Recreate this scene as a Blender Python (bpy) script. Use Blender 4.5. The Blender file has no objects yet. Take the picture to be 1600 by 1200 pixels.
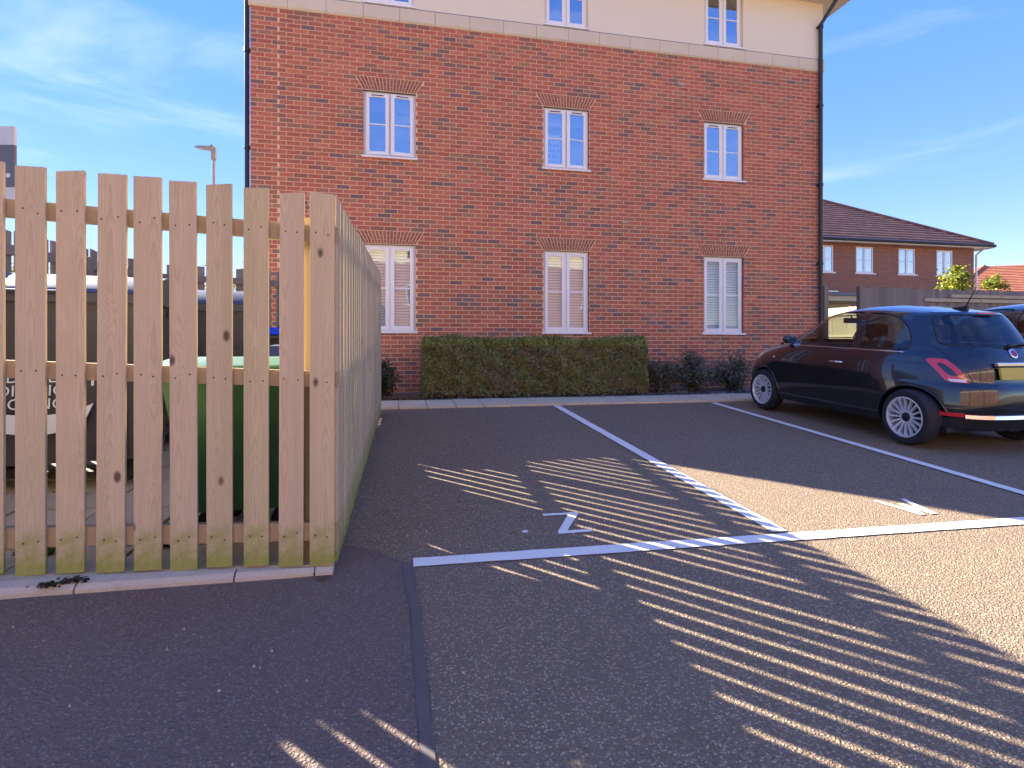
import bpy, bmesh, math, random
import numpy as np
from mathutils import Vector, Matrix
random.seed(7); RNG = np.random.default_rng(7)
SC = bpy.context.scene
COL = SC.collection
R = math.radians

# ------------------------------------------------------------------ camera
F_PX, YAW, CX, HORIZ, ZC = 857.0, R(11.86), 800.0, 540.0, 1.295
cam_d = bpy.data.cameras.new('camera'); cam = bpy.data.objects.new('camera', cam_d); COL.objects.link(cam)
cam.location = (0, 0, ZC); cam.rotation_euler = (R(90), 0, -YAW)
cam_d.sensor_width = 36; cam_d.lens = 36 * F_PX / 1600; cam_d.shift_y = -(600 - HORIZ) / 1600
cam_d.clip_start = 0.05; cam_d.clip_end = 3000
SC.camera = cam

# ------------------------------------------------------------------ sky, sun, exposure
SUN_AZ = R(-46.9)            # direction the light travels, seen from above
SUN_EL = R(28.0)
SKY_GAMMA, SKY_SAT, SKY_HUE, CLOUD = .24, 3.45, .537, 1.75     # gamma flattens the sky brightness to lift the fill in the shade
SKY_STRENGTH, SUN_STRENGTH, EXPOSURE = 0.098, 2.0, 3.62
w = bpy.data.worlds.new('World'); SC.world = w; w.use_nodes = True
nt = w.node_tree; nt.nodes.clear()
sky = nt.nodes.new('ShaderNodeTexSky'); sky.sky_type = 'NISHITA'; sky.sun_disc = False
sky.sun_elevation = SUN_EL
to_sun = Vector((-math.cos(SUN_AZ), -math.sin(SUN_AZ), 0))
sky.sun_rotation = math.atan2(to_sun.x, to_sun.y)
sky.altitude = 100; sky.air_density = 0.75; sky.dust_density = 0.0; sky.ozone_density = 2.0
hs = nt.nodes.new('ShaderNodeHueSaturation'); hs.inputs["Saturation"].default_value = SKY_SAT; hs.inputs["Hue"].default_value = SKY_HUE
gm = nt.nodes.new('ShaderNodeGamma'); gm.inputs['Gamma'].default_value = SKY_GAMMA
nt.links.new(sky.outputs[0], gm.inputs['Color']); nt.links.new(gm.outputs[0], hs.inputs['Color'])
tc = nt.nodes.new('ShaderNodeTexCoord')
mp = nt.nodes.new('ShaderNodeMapping'); mp.inputs['Rotation'].default_value = (0.25, 0.35, 0.5); mp.inputs['Scale'].default_value = (1.1, 1.6, 6.5)
nt.links.new(tc.outputs['Generated'], mp.inputs['Vector'])
nz = nt.nodes.new('ShaderNodeTexNoise'); nz.inputs['Scale'].default_value = 1.7; nz.inputs['Detail'].default_value = 7; nz.inputs['Roughness'].default_value = .55; nz.inputs['Distortion'].default_value = .5
nt.links.new(mp.outputs[0], nz.inputs['Vector'])
rp = nt.nodes.new('ShaderNodeMapRange'); rp.interpolation_type = 'SMOOTHSTEP'
for i, v in enumerate((.50, .80, 0.0, .22)): rp.inputs[i + 1].default_value = v
nt.links.new(nz.outputs['Fac'], rp.inputs[0])
mx = nt.nodes.new('ShaderNodeMix'); mx.data_type = 'RGBA'
nt.links.new(rp.outputs[0], mx.inputs[0]); nt.links.new(hs.outputs[0], mx.inputs[6]); mx.inputs[7].default_value = (CLOUD, CLOUD, CLOUD * 1.03, 1)
bg = nt.nodes.new('ShaderNodeBackground'); bg.inputs['Strength'].default_value = SKY_STRENGTH
nt.links.new(mx.outputs[2], bg.inputs['Color'])
wo = nt.nodes.new('ShaderNodeOutputWorld'); nt.links.new(bg.outputs[0], wo.inputs['Surface'])

sd = bpy.data.lights.new('sun', 'SUN'); sd.energy = SUN_STRENGTH; sd.angle = R(0.53); sd.color = (1.0, .96, .90)
sun = bpy.data.objects.new('sun', sd); COL.objects.link(sun)
tr = Vector((math.cos(SUN_AZ) * math.cos(SUN_EL), math.sin(SUN_AZ) * math.cos(SUN_EL), -math.sin(SUN_EL)))
sun.rotation_euler = tr.to_track_quat('-Z', 'Y').to_euler(); sun.location = (-20, 20, 25)
vs = SC.view_settings
vs.view_transform = 'Standard'; vs.look = 'None'; vs.gamma = 1; vs.use_curve_mapping = False; vs.exposure = EXPOSURE
SC.cycles.use_denoising = True
SC.cycles.max_bounces = 8; SC.cycles.transparent_max_bounces = 16

# ------------------------------------------------------------------ photo pixel -> place
_c, _s = math.cos(YAW), math.sin(YAW)
def H(x, y):
    """height of the tarmac: it climbs 5 % towards the flats, and a little towards the bin store"""
    yy = max(-4.0, min(y, 10.0))
    return .05 * yy + .048 * min(3.2, max(0., -.3 - x)) * (1 if y < 9 else 0.0)
def ray(px, py):
    X = (px - CX) / F_PX
    return Vector((X * _c + _s, -X * _s + _c, (HORIZ - py) / F_PX))
def gnd(px, py, dz=0.0):
    r = ray(px, py); t = 3.0
    for _ in range(40):
        t = (ZC - dz - H(r.x * t, r.y * t)) / -r.z
    return (r.x * t, r.y * t)
def at_y(px, py, y):
    r = ray(px, py); t = y / r.y
    return Vector((r.x * t, y, ZC + r.z * t))
def proj(x, y, z):
    X, Z = x * _c - y * _s, x * _s + y * _c
    return CX + F_PX * X / Z, HORIZ - F_PX * (z - ZC) / Z, Z

# ------------------------------------------------------------------ materials
MATS = {}
class NT:
    def __init__(s, name):
        s.m = bpy.data.materials.new(name); s.m.use_nodes = True; s.t = s.m.node_tree; s.n = s.t.nodes
        s.b = s.n['Principled BSDF']; s.out = s.n['Material Output']; MATS[name] = s.m
    def node(s, kind, **kw):
        n = s.n.new('ShaderNode' + kind)
        for k, v in kw.items(): setattr(n, k, v)
        return n
    def link(s, a, b): s.t.links.new(a, b)
    def setin(s, n, key, v):
        if hasattr(v, 'is_linked') or isinstance(v, bpy.types.NodeSocket): s.link(v, n.inputs[key])
        else: n.inputs[key].default_value = v
    def coord(s, which='Object', scale=(1, 1, 1), off=None, rot=(0, 0, 0)):
        t = s.node('TexCoord'); m = s.node('Mapping'); m.inputs['Scale'].default_value = scale; m.inputs['Rotation'].default_value = rot
        s.link(t.outputs[which], m.inputs[0])
        if off is not None: s.link(off, m.inputs['Location'])
        return m.outputs[0]
    def noise(s, vec, scale, detail=3, rough=.5, dist=0):
        n = s.node('TexNoise'); s.link(vec, n.inputs['Vector'])
        n.inputs['Scale'].default_value = scale; n.inputs['Detail'].default_value = detail; n.inputs['Roughness'].default_value = rough; n.inputs['Distortion'].default_value = dist
        return n.outputs['Fac']
    def voro(s, vec, scale, feature='F1', out='Distance', rnd=1.0):
        n = s.node('TexVoronoi', feature=feature); s.link(vec, n.inputs['Vector']); n.inputs['Scale'].default_value = scale
        n.inputs['Randomness'].default_value = rnd
        return n.outputs[out]
    def rng(s, v, a, b, c=0., d=1., smooth=False):
        n = s.node('MapRange'); n.interpolation_type = 'SMOOTHSTEP' if smooth else 'LINEAR'
        s.link(v, n.inputs[0])
        for i, x in enumerate((a, b, c, d)): n.inputs[i + 1].default_value = x
        return n.outputs[0]
    def mix(s, fac, a, b, mode='MIX'):
        n = s.node('Mix', data_type='RGBA', blend_type=mode)
        for k, v in ((0, fac), (6, a), (7, b)):
            if isinstance(v, bpy.types.NodeSocket): s.link(v, n.inputs[k])
            elif k == 0: n.inputs[k].default_value = v
            else: n.inputs[k].default_value = (*v, 1) if len(v) == 3 else v
        return n.outputs[2]
    def math(s, op, a, b=0.0):
        n = s.node('Math', operation=op)
        for k, v in ((0, a), (1, b)):
            if isinstance(v, bpy.types.NodeSocket): s.link(v, n.inputs[k])
            else: n.inputs[k].default_value = v
        return n.outputs[0]
    def ramp(s, v, stops):
        n = s.node('ValToRGB'); cr = n.color_ramp
        while len(cr.elements) < len(stops): cr.elements.new(.5)
        for e, (p, c) in zip(cr.elements, stops): e.position = p; e.color = (*c, 1)
        s.link(v, n.inputs[0]); return n.outputs[0]
    def base(s, c):
        if isinstance(c, bpy.types.NodeSocket): s.link(c, s.b.inputs['Base Color'])
        else: s.b.inputs['Base Color'].default_value = (*c, 1)
    def rough(s, r):
        if isinstance(r, bpy.types.NodeSocket): s.link(r, s.b.inputs['Roughness'])
        else: s.b.inputs['Roughness'].default_value = r
    def bump(s, h, strength=.5, dist=.01):
        n = s.node('Bump'); n.inputs['Strength'].default_value = strength; n.inputs['Distance'].default_value = dist
        s.link(h, n.inputs['Height']); s.link(n.outputs[0], s.b.inputs['Normal'])

def plain(name, col, rough=.6, metal=0., var=.12, scale=6., bump=0., coat=0., spec=None):
    t = NT(name); v = t.coord()
    n = t.noise(v, scale, 4, .6)
    t.base(t.mix(n, tuple(c * (1 - var) for c in col), tuple(min(1, c * (1 + var)) for c in col)))
    t.rough(t.rng(n, .3, .7, max(0.02, rough - .06), min(1, rough + .06))); t.b.inputs['Metallic'].default_value = metal
    if coat: t.b.inputs['Coat Weight'].default_value = coat; t.b.inputs['Coat Roughness'].default_value = .02
    if spec is not None: t.b.inputs['Specular IOR Level'].default_value = spec
    if bump: t.bump(t.noise(v, scale * 12, 3), bump, .004)
    return t.m

def asphalt(name, dark, stone, stone2, patch, scale, amount, bump):
    t = NT(name); v = t.coord()
    big = t.noise(v, .55, 4, .6); mid = t.noise(v, 4.5, 4, .6)
    vn = t.node('TexVoronoi', feature='F1'); t.link(v, vn.inputs['Vector']); vn.inputs['Scale'].default_value = scale
    vn2 = t.node('TexVoronoi', feature='F1'); t.link(v, vn2.inputs['Vector']); vn2.inputs['Scale'].default_value = scale * 2.1
    sep = t.node('SeparateColor'); t.link(vn.outputs['Color'], sep.inputs[0])
    sep2 = t.node('SeparateColor'); t.link(vn2.outputs['Color'], sep2.inputs[0])
    st = t.mix(sep.outputs[1], stone, stone2)
    m1 = t.math('MULTIPLY', t.rng(sep.outputs[0], 1 - amount, 1 - amount * .55), t.rng(vn.outputs['Distance'], .55, .25))
    m2 = t.math('MULTIPLY', t.rng(sep2.outputs[0], .45, 1.0), .55)
    d1 = t.mix(t.math('MULTIPLY', mid, .8), dark, tuple(c * 1.45 for c in dark))
    d2 = t.mix(m2, d1, tuple(c * .62 for c in stone))
    c = t.mix(m1, d2, st)
    c = t.mix(t.rng(big, .42, .72, 0, .30, True), c, patch)
    oil = t.rng(t.noise(v, 1.3, 5, .7), .66, .74, 0, .45, True); c = t.mix(oil, c, tuple(x * .55 for x in dark))
    c = t.mix(t.rng(t.noise(t.coord('Object', (3.2, .35, 1)), 1.0, 4, .6), .5, .75, 0, .22, True), c, tuple(x * 1.5 for x in dark))
    t.base(c); t.rough(t.rng(mid, .3, .7, .78, .95)); t.b.inputs['Specular IOR Level'].default_value = .25
    hgt = t.math('ADD', t.rng(vn.outputs['Distance'], 0, .6, 1, 0), t.math('MULTIPLY', t.rng(vn2.outputs['Distance'], 0, .6, 1, 0), .5))
    t.bump(hgt, bump, .006)
    return t.m

asphalt('tarmac_worn', (.180, .123, .072), (.56, .42, .25), (.60, .39, .225), (.23, .162, .098), 92, .50, .9)
asphalt('tarmac_dark', (.165, .110, .074), (.275, .195, .138), (.35, .25, .18), (.225, .155, .106), 82, .62, 1.0)
plain('sealant', (.125, .095, .072), .62, var=.25, scale=9, bump=.3)

t = NT('road_paint'); v = t.coord(); n1 = t.noise(v, 38, 4, .7); n2 = t.noise(v, 4, 3)
wear = t.rng(t.math('ADD', n1, t.math('MULTIPLY', n2, .35)), .80, .90, 0, .85)
t.base(t.mix(wear, (.90, .80, .62), (.20, .15, .11))); t.rough(.75); t.bump(n1, .35, .004)

def concrete(name, c1, c2, moss=None):
    t = NT(name); v = t.coord('Object'); oi = t.node('ObjectInfo')
    n = t.noise(v, 5, 5, .65); f = t.noise(v, 70, 3, .6)
    c = t.mix(t.rng(n, .3, .7), c1, c2)
    c = t.mix(t.rng(f, .35, .75, 0, .35), c, tuple(x * .55 for x in c1))
    c = t.mix(t.math('MULTIPLY', oi.outputs['Random'], .35), c, tuple(x * .8 for x in c2))
    if moss: c = t.mix(t.rng(t.noise(v, 3.1, 5, .7), .55, .75, 0, .7), c, moss)
    t.base(c); t.rough(.9); t.bump(f, .4, .003)
    return t.m
concrete('kerb_stone', (.52, .43, .29), (.62, .51, .35), (.33, .28, .15))
concrete('paving', (.50, .38, .23), (.58, .45, .28), (.30, .24, .14))
concrete('edging', (.74, .55, .30), (.80, .61, .35), (.54, .41, .22))
plain('joint_dirt', (.07, .06, .045), .95, var=.4, scale=20)
t = NT('mulch'); v = t.coord(); a = t.voro(v, 26, out='Color'); n = t.noise(v, 3, 4)
t.base(t.mix(t.rng(n, .3, .7), t.mix(.5, a, (.10, .055, .03), 'MULTIPLY'), (.05, .035, .022))); t.rough(.95); t.bump(t.voro(v, 30), .9, .02)

t = NT('brick'); at = t.node('Attribute', attribute_name='col'); v = t.coord()
f = t.noise(v, 34, 4, .65); g = t.noise(v, 5, 3)
c = t.mix(t.rng(t.noise(v, 11, 3, .6), .52, .70, 0, .45), at.outputs['Color'], (.15, .085, .08))
c = t.mix(t.rng(f, .3, .75, 0, .36), c, (.17, .06, .045))
c = t.mix(t.rng(f, .55, .32, 0, .35), c, (.50, .20, .12))
c = t.mix(t.rng(t.noise(v, 1.1, 6, .75), .62, .76, 0, .30, True), c, (.50, .38, .30))
t.base(c); t.rough(.88); t.bump(f, .6, .004)
t = NT('mortar'); v = t.coord(); f = t.noise(v, 80, 3); g = t.noise(v, .8, 4)
t.base(t.mix(t.rng(g, .3, .7), t.mix(f, (.72, .47, .22), (.82, .56, .29)), t.mix(f, (.74, .52, .27), (.82, .60, .34)))); t.rough(.95); t.bump(f, .5, .004)
t = NT('render_cream'); v = t.coord(); f = t.noise(v, 120, 3); g = t.noise(v, 1.3, 5, .6)
t.base(t.mix(g, (.82, .69, .46), (.87, .75, .52))); t.rough(.95); t.bump(f, .35, .004)
concrete('cast_stone', (.74, .60, .38), (.80, .66, .44))
plain('upvc', (.90, .84, .72), .35, var=.03, scale=3)
plain('pale_soffit', (.70, .64, .52), .6, var=.05)
plain('black_plastic', (.018, .019, .022), .42, var=.25, scale=4)
plain('bin_grey', (.050, .050, .056), .48, var=.3, scale=3)
plain('bin_green', (.030, .115, .042), .45, var=.25, scale=3)
plain('bin_blue', (.012, .055, .45), .4, var=.15, scale=3)
plain('print_white', (.72, .74, .74), .5, var=.06)
plain('lead_grey', (.16, .17, .19), .6)
plain('blind', (.84, .76, .68), .6, var=.06, scale=9)
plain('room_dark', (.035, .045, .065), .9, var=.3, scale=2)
plain('curtain', (.30, .29, .33), .9, var=.25, scale=14)
plain('paper', (.62, .64, .68), .8, var=.05)
plain('ink', (.10, .14, .24), .8)
plain('galv', (.30, .30, .29), .45, metal=.6, var=.15)
plain('lamp_grey', (.26, .25, .22), .55, var=.1)
plain('sign_grey', (.10, .105, .12), .6, var=.1)
plain('sign_pale', (.50, .50, .48), .6, var=.05)
plain('nail', (.045, .035, .03), .5, metal=.5)
plain('litter_white', (.75, .76, .78), .5)

def wood(name, c_lo, c_hi, c_dark, algae=True, pink=None, ring=64):
    t = NT(name); tcn = t.node('TexCoord'); oi = t.node('ObjectInfo')
    sx = t.node('SeparateXYZ'); t.link(tcn.outputs['Object'], sx.inputs[0])
    r = oi.outputs['Random']
    r2 = t.math('FRACT', t.math('MULTIPLY', r, 17.31)); r3 = t.math('FRACT', t.math('MULTIPLY', r, 91.7))
    # knots, placed by a stretched cell pattern
    kv = t.node('CombineXYZ'); t.link(t.math('ADD', t.math('MULTIPLY', sx.outputs[0], 6.0), t.math('MULTIPLY', r, 40)), kv.inputs[0])
    t.link(t.math('ADD', t.math('MULTIPLY', sx.outputs[2], 3.4), t.math('MULTIPLY', r2, 30)), kv.inputs[2])
    kn = t.node('TexVoronoi', feature='F1'); t.link(kv.outputs[0], kn.inputs['Vector']); kn.inputs['Scale'].default_value = 1.0
    ksep = t.node('SeparateColor'); t.link(kn.outputs['Color'], ksep.inputs[0])
    kon = t.rng(ksep.outputs[0], .34, .35)
    kd = kn.outputs['Distance']
    knot = t.math('MULTIPLY', kon, t.rng(kd, .12, .06))
    kswirl = t.math('MULTIPLY', kon, t.rng(kd, .42, .0, 0, .020, True))
    # growth rings round an axis that lies behind the face and wanders along the board
    low = t.node('CombineXYZ'); t.link(t.math('MULTIPLY', r3, 50), low.inputs[0]); t.link(t.math('MULTIPLY', sx.outputs[2], 1.3), low.inputs[2])
    wob = t.noise(low.outputs[0], 1.0, 2)
    cx = t.node('CombineXYZ')
    t.link(t.math('ADD', t.math('ADD', sx.outputs[0], t.math('MULTIPLY', t.math('SUBTRACT', r, .5), .09)), kswirl), cx.inputs[0])
    t.link(t.math('ADD', t.math('ADD', sx.outputs[1], .02), t.math('ADD', t.math('MULTIPLY', wob, .07), t.math('ADD', kswirl, t.math('MULTIPLY', sx.outputs[2], .012)))), cx.inputs[1])
    t.link(t.math('MULTIPLY', sx.outputs[2], .05), cx.inputs[2])
    wv = t.node('TexWave', wave_type='RINGS', rings_direction='Z', wave_profile='SAW')
    t.link(cx.outputs[0], wv.inputs['Vector']); wv.inputs['Scale'].default_value = ring; wv.inputs['Distortion'].default_value = 2.2; wv.inputs['Detail'].default_value = 2; wv.inputs['Detail Scale'].default_value = 3.0
    fib = t.node('CombineXYZ'); t.link(sx.outputs[0], fib.inputs[0]); t.link(sx.outputs[1], fib.inputs[1]); t.link(t.math('ADD', t.math('MULTIPLY', sx.outputs[2], .018), r), fib.inputs[2])
    fb = t.noise(fib.outputs[0], 260, 3, .6); blot = t.noise(tcn.outputs['Object'], 3.0, 4, .6)
    c = t.mix(r2, c_lo, c_hi)
    if pink: c = t.mix(t.rng(t.math('ADD', blot, t.math('MULTIPLY', r3, .5)), .55, .95, 0, .8), c, pink)
    c = t.mix(t.rng(wv.outputs['Color'], .5, 1.0, 0, .36), c, c_dark)
    c = t.mix(t.rng(fb, .35, .75, 0, .30), c, c_dark)
    c = t.mix(t.rng(blot, .58, .8, 0, .30), c, tuple(x * 1.25 for x in c_hi))
    c = t.mix(t.math('MULTIPLY', t.math('FRACT', t.math('MULTIPLY', r, 7.77)), .34), c, (.42, .335, .235))
    c = t.mix(t.rng(t.noise(fib.outputs[0], 14, 2), .5, .72, 0, .35), c, tuple(x * .72 for x in c_lo))
    c = t.mix(t.math('MULTIPLY', knot, .88), c, (.07, .035, .022))
    c = t.mix(t.rng(t.noise(tcn.outputs['Object'], 1.1, 5, .7), .48, .70, 0, .45 if algae else .2, True), c, tuple(x * .62 + .05 for x in c_lo))
    if algae:
        an = t.noise(tcn.outputs['Object'], 9, 4, .65)
        am = t.math('SUBTRACT', t.rng(sx.outputs[2], .0, .46, 1.0, 0.0), t.math('MULTIPLY', t.math('SUBTRACT', an, .30), 1.5))
        c = t.mix(t.rng(am, .12, .75, 0, .85, True), c, (.25, .27, .04))
        am2 = t.rng(t.noise(tcn.outputs['Object'], 2.2, 4, .6), .60, .78, 0, .30)
        c = t.mix(am2, c, (.34, .31, .12))
    t.base(c); t.rough(.82); t.b.inputs['Specular IOR Level'].default_value = .25
    hgt = t.math('ADD', t.math('MULTIPLY', wv.outputs['Color'], -.6), fb)
    t.bump(hgt, .35, .0025)
    return t.m
wood('picket_wood', (.52, .425, .225), (.74, .60, .35), (.31, .21, .11), True, (.64, .475, .295))
wood('rail_wood', (.40, .29, .145), (.46, .34, .185), (.24, .155, .075), False)
wood('grey_wood', (.20, .165, .13), (.27, .225, .18), (.10, .08, .065), False, None, 30)
wood('pale_wood', (.52, .42, .24), (.58, .48, .28), (.36, .26, .14), False, None, 30)

def glass(name, fac, tint, rough=.0, ior=1.5):
    t = NT(name); t.n.remove(t.b)
    tr_ = t.node('BsdfTransparent'); tr_.inputs[0].default_value = (*tint, 1)
    gl = t.node('BsdfGlossy'); gl.inputs['Roughness'].default_value = rough; gl.inputs['Color'].default_value = (1, 1, 1, 1)
    fr = t.node('Fresnel'); ge = t.node('NewGeometry'); t.link(t.rng(ge.outputs['Backfacing'], 0, 1, ior, 1 / ior), fr.inputs['IOR'])
    wv = t.noise(t.coord(), 2.2, 2); bp = t.node('Bump'); bp.inputs['Strength'].default_value = .06; bp.inputs['Distance'].default_value = .02
    t.link(wv, bp.inputs['Height']); t.link(bp.outputs[0], gl.inputs['Normal'])
    m = t.node('MixShader'); t.link(t.math('MAXIMUM', fr.outputs[0], fac), m.inputs[0]); t.link(tr_.outputs[0], m.inputs[1]); t.link(gl.outputs[0], m.inputs[2])
    t.link(m.outputs[0], t.out.inputs['Surface']); return t.m
glass('window_glass', .33, (.80, .86, .90))
glass('blind_glass', .055, (.92, .94, .93))
glass('car_glass', .06, (.52, .56, .54), ior=1.5)
glass('far_glass', .5, (.5, .55, .6))

t = NT('car_paint'); v = t.coord(); n = t.noise(v, 300, 2)
t.base(t.mix(t.rng(n, .45, .8), (.006, .0065, .010), (.016, .018, .028))); t.rough(.22); t.b.inputs['Metallic'].default_value = .25
t.b.inputs['Coat Weight'].default_value = 1.0; t.b.inputs['Coat Roughness'].default_value = .015
plain('car_paint_far', (.010, .011, .016), .25, var=.2, coat=1.0)
plain('chrome', (.75, .76, .78), .10, metal=1., var=.04)
plain('alloy', (.78, .78, .77), .34, metal=.55, var=.06)
plain('rubber', (.017, .017, .018), .78, var=.25, scale=15)
plain('trim_black', (.010, .010, .011), .5, var=.2)
plain('cabin', (.020, .019, .019), .85, var=.3)
plain('cabin_pale', (.16, .15, .15), .8, var=.2)
plain('lens_red', (.62, .012, .022), .10, var=.12, scale=40, coat=1.)
plain('lens_white', (.70, .66, .64), .12, var=.1, scale=60, coat=1.)
plain('plate_yellow', (.50, .39, .035), .45, var=.04)
plain('badge_red', (.28, .015, .03), .25)

t = NT('leaf'); at = t.node('Attribute', attribute_name='col'); t.base(at.outputs['Color']); t.rough(.55)
t.b.inputs['Specular IOR Level'].default_value = .35
tl = t.node('BsdfTranslucent'); t.link(at.outputs['Color'], tl.inputs[0]); ms = t.node('MixShader'); ms.inputs[0].default_value = .30
t.link(t.b.outputs[0], ms.inputs[1]); t.link(tl.outputs[0], ms.inputs[2]); t.link(ms.outputs[0], t.out.inputs['Surface'])
plain('bark', (.09, .065, .045), .9, var=.35, scale=20, bump=.5)
t = NT('far_brick'); v = t.coord('Object', (1, 1, 1), rot=(R(90), 0, 0))
bt = t.node('TexBrick'); t.link(v, bt.inputs['Vector']); bt.inputs['Scale'].default_value = 1; bt.inputs['Brick Width'].default_value = .225; bt.inputs['Row Height'].default_value = .075; bt.inputs['Mortar Size'].default_value = .006
bt.inputs['Color1'].default_value = (.36, .12, .065, 1); bt.inputs['Color2'].default_value = (.24, .095, .06, 1); bt.inputs['Mortar'].default_value = (.50, .34, .20, 1)
t.base(t.mix(t.rng(t.noise(t.coord(), .7, 4), .3, .7, 0, .3), bt.outputs[0], (.28, .105, .062))); t.rough(.9)
def tile_mat(name, a, b):
    t = NT(name); v = t.coord(); n = t.voro(v, 4.2, out='Color'); sp = t.node('SeparateColor'); t.link(n, sp.inputs[0])
    c = t.mix(sp.outputs[0], a, b); c = t.mix(t.rng(t.noise(v, .8, 5, .6), .4, .7, 0, .5), c, tuple(x * .6 for x in a)); t.base(c); t.rough(.85); return t.m
tile_mat('roof_tile', (.20, .088, .055), (.29, .125, .07)); tile_mat('roof_orange', (.40, .12, .05), (.52, .17, .07))
plain('cream_wall', (.62, .52, .34), .9, var=.05)
plain('grass', (.06, .10, .025), .95, var=.35, scale=2)

# ------------------------------------------------------------------ mesh helpers
class MB:
    """collects geometry of ONE piece; build() links it as one mesh object"""
    def __init__(s): s.v = []; s.f = []; s.c = []; s.mi = []; s.cur = 0; s.col = (1, 1, 1)
    def add(s, vs, fs):
        o = len(s.v); s.v.extend(tuple(p) for p in vs)
        for f in fs: s.f.append(tuple(i + o for i in f)); s.c.append(s.col); s.mi.append(s.cur)
    def hexa(s, p):   # p: 4 bottom points ccw, 4 top points ccw
        s.add(p, [(3, 2, 1, 0), (4, 5, 6, 7), (0, 1, 5, 4), (1, 2, 6, 5), (2, 3, 7, 6), (3, 0, 4, 7)])
    def box(s, x0, x1, y0, y1, z0, z1):
        s.hexa([(x0, y0, z0), (x1, y0, z0), (x1, y1, z0), (x0, y1, z0), (x0, y0, z1), (x1, y0, z1), (x1, y1, z1), (x0, y1, z1)])
    def chbox(s, x0, x1, y0, y1, z0, z1, b):   # box with bevelled edges
        bm = bmesh.new(); r = bmesh.ops.create_cube(bm, size=1)
        for v in bm.verts: v.co = Vector(((x0 + x1) / 2 + v.co.x * (x1 - x0), (y0 + y1) / 2 + v.co.y * (y1 - y0), (z0 + z1) / 2 + v.co.z * (z1 - z0)))
        bmesh.ops.bevel(bm, geom=bm.edges[:], offset=b, segments=2, affect='EDGES', profile=.6)
        bm.verts.index_update(); s.add([v.co[:] for v in bm.verts], [[v.index for v in f.verts] for f in bm.faces]); bm.free()
    def tube(s, pts, r, n=10, cap=True):
        pts = [Vector(p) for p in pts]; rs = r if isinstance(r, (list, tuple)) else [r] * len(pts); rings = []
        up = Vector((0, 0, 1))
        for i, p in enumerate(pts):
            d = (pts[min(i + 1, len(pts) - 1)] - pts[max(i - 1, 0)]).normalized()
            a = d.cross(up) if i == 0 else pa - d * pa.dot(d)
            if a.length < .05: a = d.cross(Vector((1, 0, 0)))
            a.normalize(); pa = a; b = d.cross(a).normalized()
            rings.append([p + (a * math.cos(2 * math.pi * k / n) + b * math.sin(2 * math.pi * k / n)) * rs[i] for k in range(n)])
        vs = [q for rg in rings for q in rg]; fs = []
        for i in range(len(pts) - 1):
            for k in range(n): fs.append((i * n + k, i * n + (k + 1) % n, (i + 1) * n + (k + 1) % n, (i + 1) * n + k))
        if cap: fs.append(tuple(range(n))[::-1]); fs.append(tuple((len(pts) - 1) * n + k for k in range(n)))
        s.add(vs, fs)
    def lathe(s, prof, n=32, axis='y', center=(0, 0, 0), close=False):   # prof: (radius, along axis)
        vs = []; m = len(prof)
        for k in range(n):
            a = 2 * math.pi * k / n
            for (r, h) in prof:
                p = (r * math.cos(a), h, r * math.sin(a)) if axis == 'y' else (r * math.cos(a), r * math.sin(a), h)
                vs.append((p[0] + center[0], p[1] + center[1], p[2] + center[2]))
        fs = []
        for k in range(n):
            for i in range(m - 1 + (1 if close else 0)):
                j = (i + 1) % m; q = (k + 1) % n; fs.append((k * m + i, k * m + j, q * m + j, q * m + i))
        s.add(vs, fs)
    def prism(s, poly, fn0, fn1):   # poly of 2-D points, two maps to 3-D
        n = len(poly); vs = [fn0(*p) for p in poly] + [fn1(*p) for p in poly]
        fs = [tuple(range(n)), tuple(range(n, 2 * n))[::-1]] + [(i, i + n, (i + 1) % n + n, (i + 1) % n) for i in range(n)]
        s.add(vs, fs)
    def mesh(s, name, mats):
        me = bpy.data.meshes.new(name); me.from_pydata(s.v, [], s.f)
        for m in (mats if isinstance(mats, (list, tuple)) else [mats]): me.materials.append(MATS[m])
        if isinstance(mats, (list, tuple)): me.polygons.foreach_set('material_index', s.mi)
        if any(c != (1, 1, 1) for c in s.c[:50] + s.c[-50:]):
            a = me.attributes.new('col', 'FLOAT_COLOR', 'FACE'); a.data.foreach_set('color', [x for c in s.c for x in (*c, 1)])
        return me
    def build(s, name, mats, parent=None, smooth=False, local=False, fix=True, angle=None):
        me = s.mesh(name, mats)
        if parent is not None and not local:
            me.transform(inv_of(parent))
        if fix:
            bm = bmesh.new(); bm.from_mesh(me); bmesh.ops.recalc_face_normals(bm, faces=bm.faces[:]); bm.to_mesh(me); bm.free()
        return link(name, me, parent, smooth, angle)
INV = {}
def inv_of(o): return INV.get(o.name, Matrix.Identity(4))
def link(name, me, parent=None, smooth=False, angle=None):
    o = bpy.data.objects.new(name, me); COL.objects.link(o)
    if parent is not None: o.parent = parent; INV[o.name] = inv_of(parent)
    if smooth:
        me.polygons.foreach_set('use_smooth', [True] * len(me.polygons))
        if angle: me.set_sharp_from_angle(angle=R(angle))
    return o
def tag(o, label=None, cat=None, group=None, kind=None):
    for k, v in (('label', label), ('category', cat), ('group', group), ('kind', kind)):
        if v: o[k] = v
    return o
def thing(name, label, cat, loc=(0, 0, 0), rotz=0., group=None, rot=None, scale=None):
    o = bpy.data.objects.new(name, None); COL.objects.link(o); o.empty_display_size = .1
    o.location = loc; o.rotation_euler = rot or (0, 0, rotz)
    if scale: o.scale = scale
    M = Matrix.LocRotScale(Vector(loc), o.rotation_euler, Vector(scale or (1, 1, 1))); INV[o.name] = M.inverted()
    return tag(o, label, cat, group)
def struct(mb, name, mats, smooth=False, fix=False):
    o = mb.build(name, mats, None, smooth, fix=fix); o['kind'] = 'structure'; return o

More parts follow.
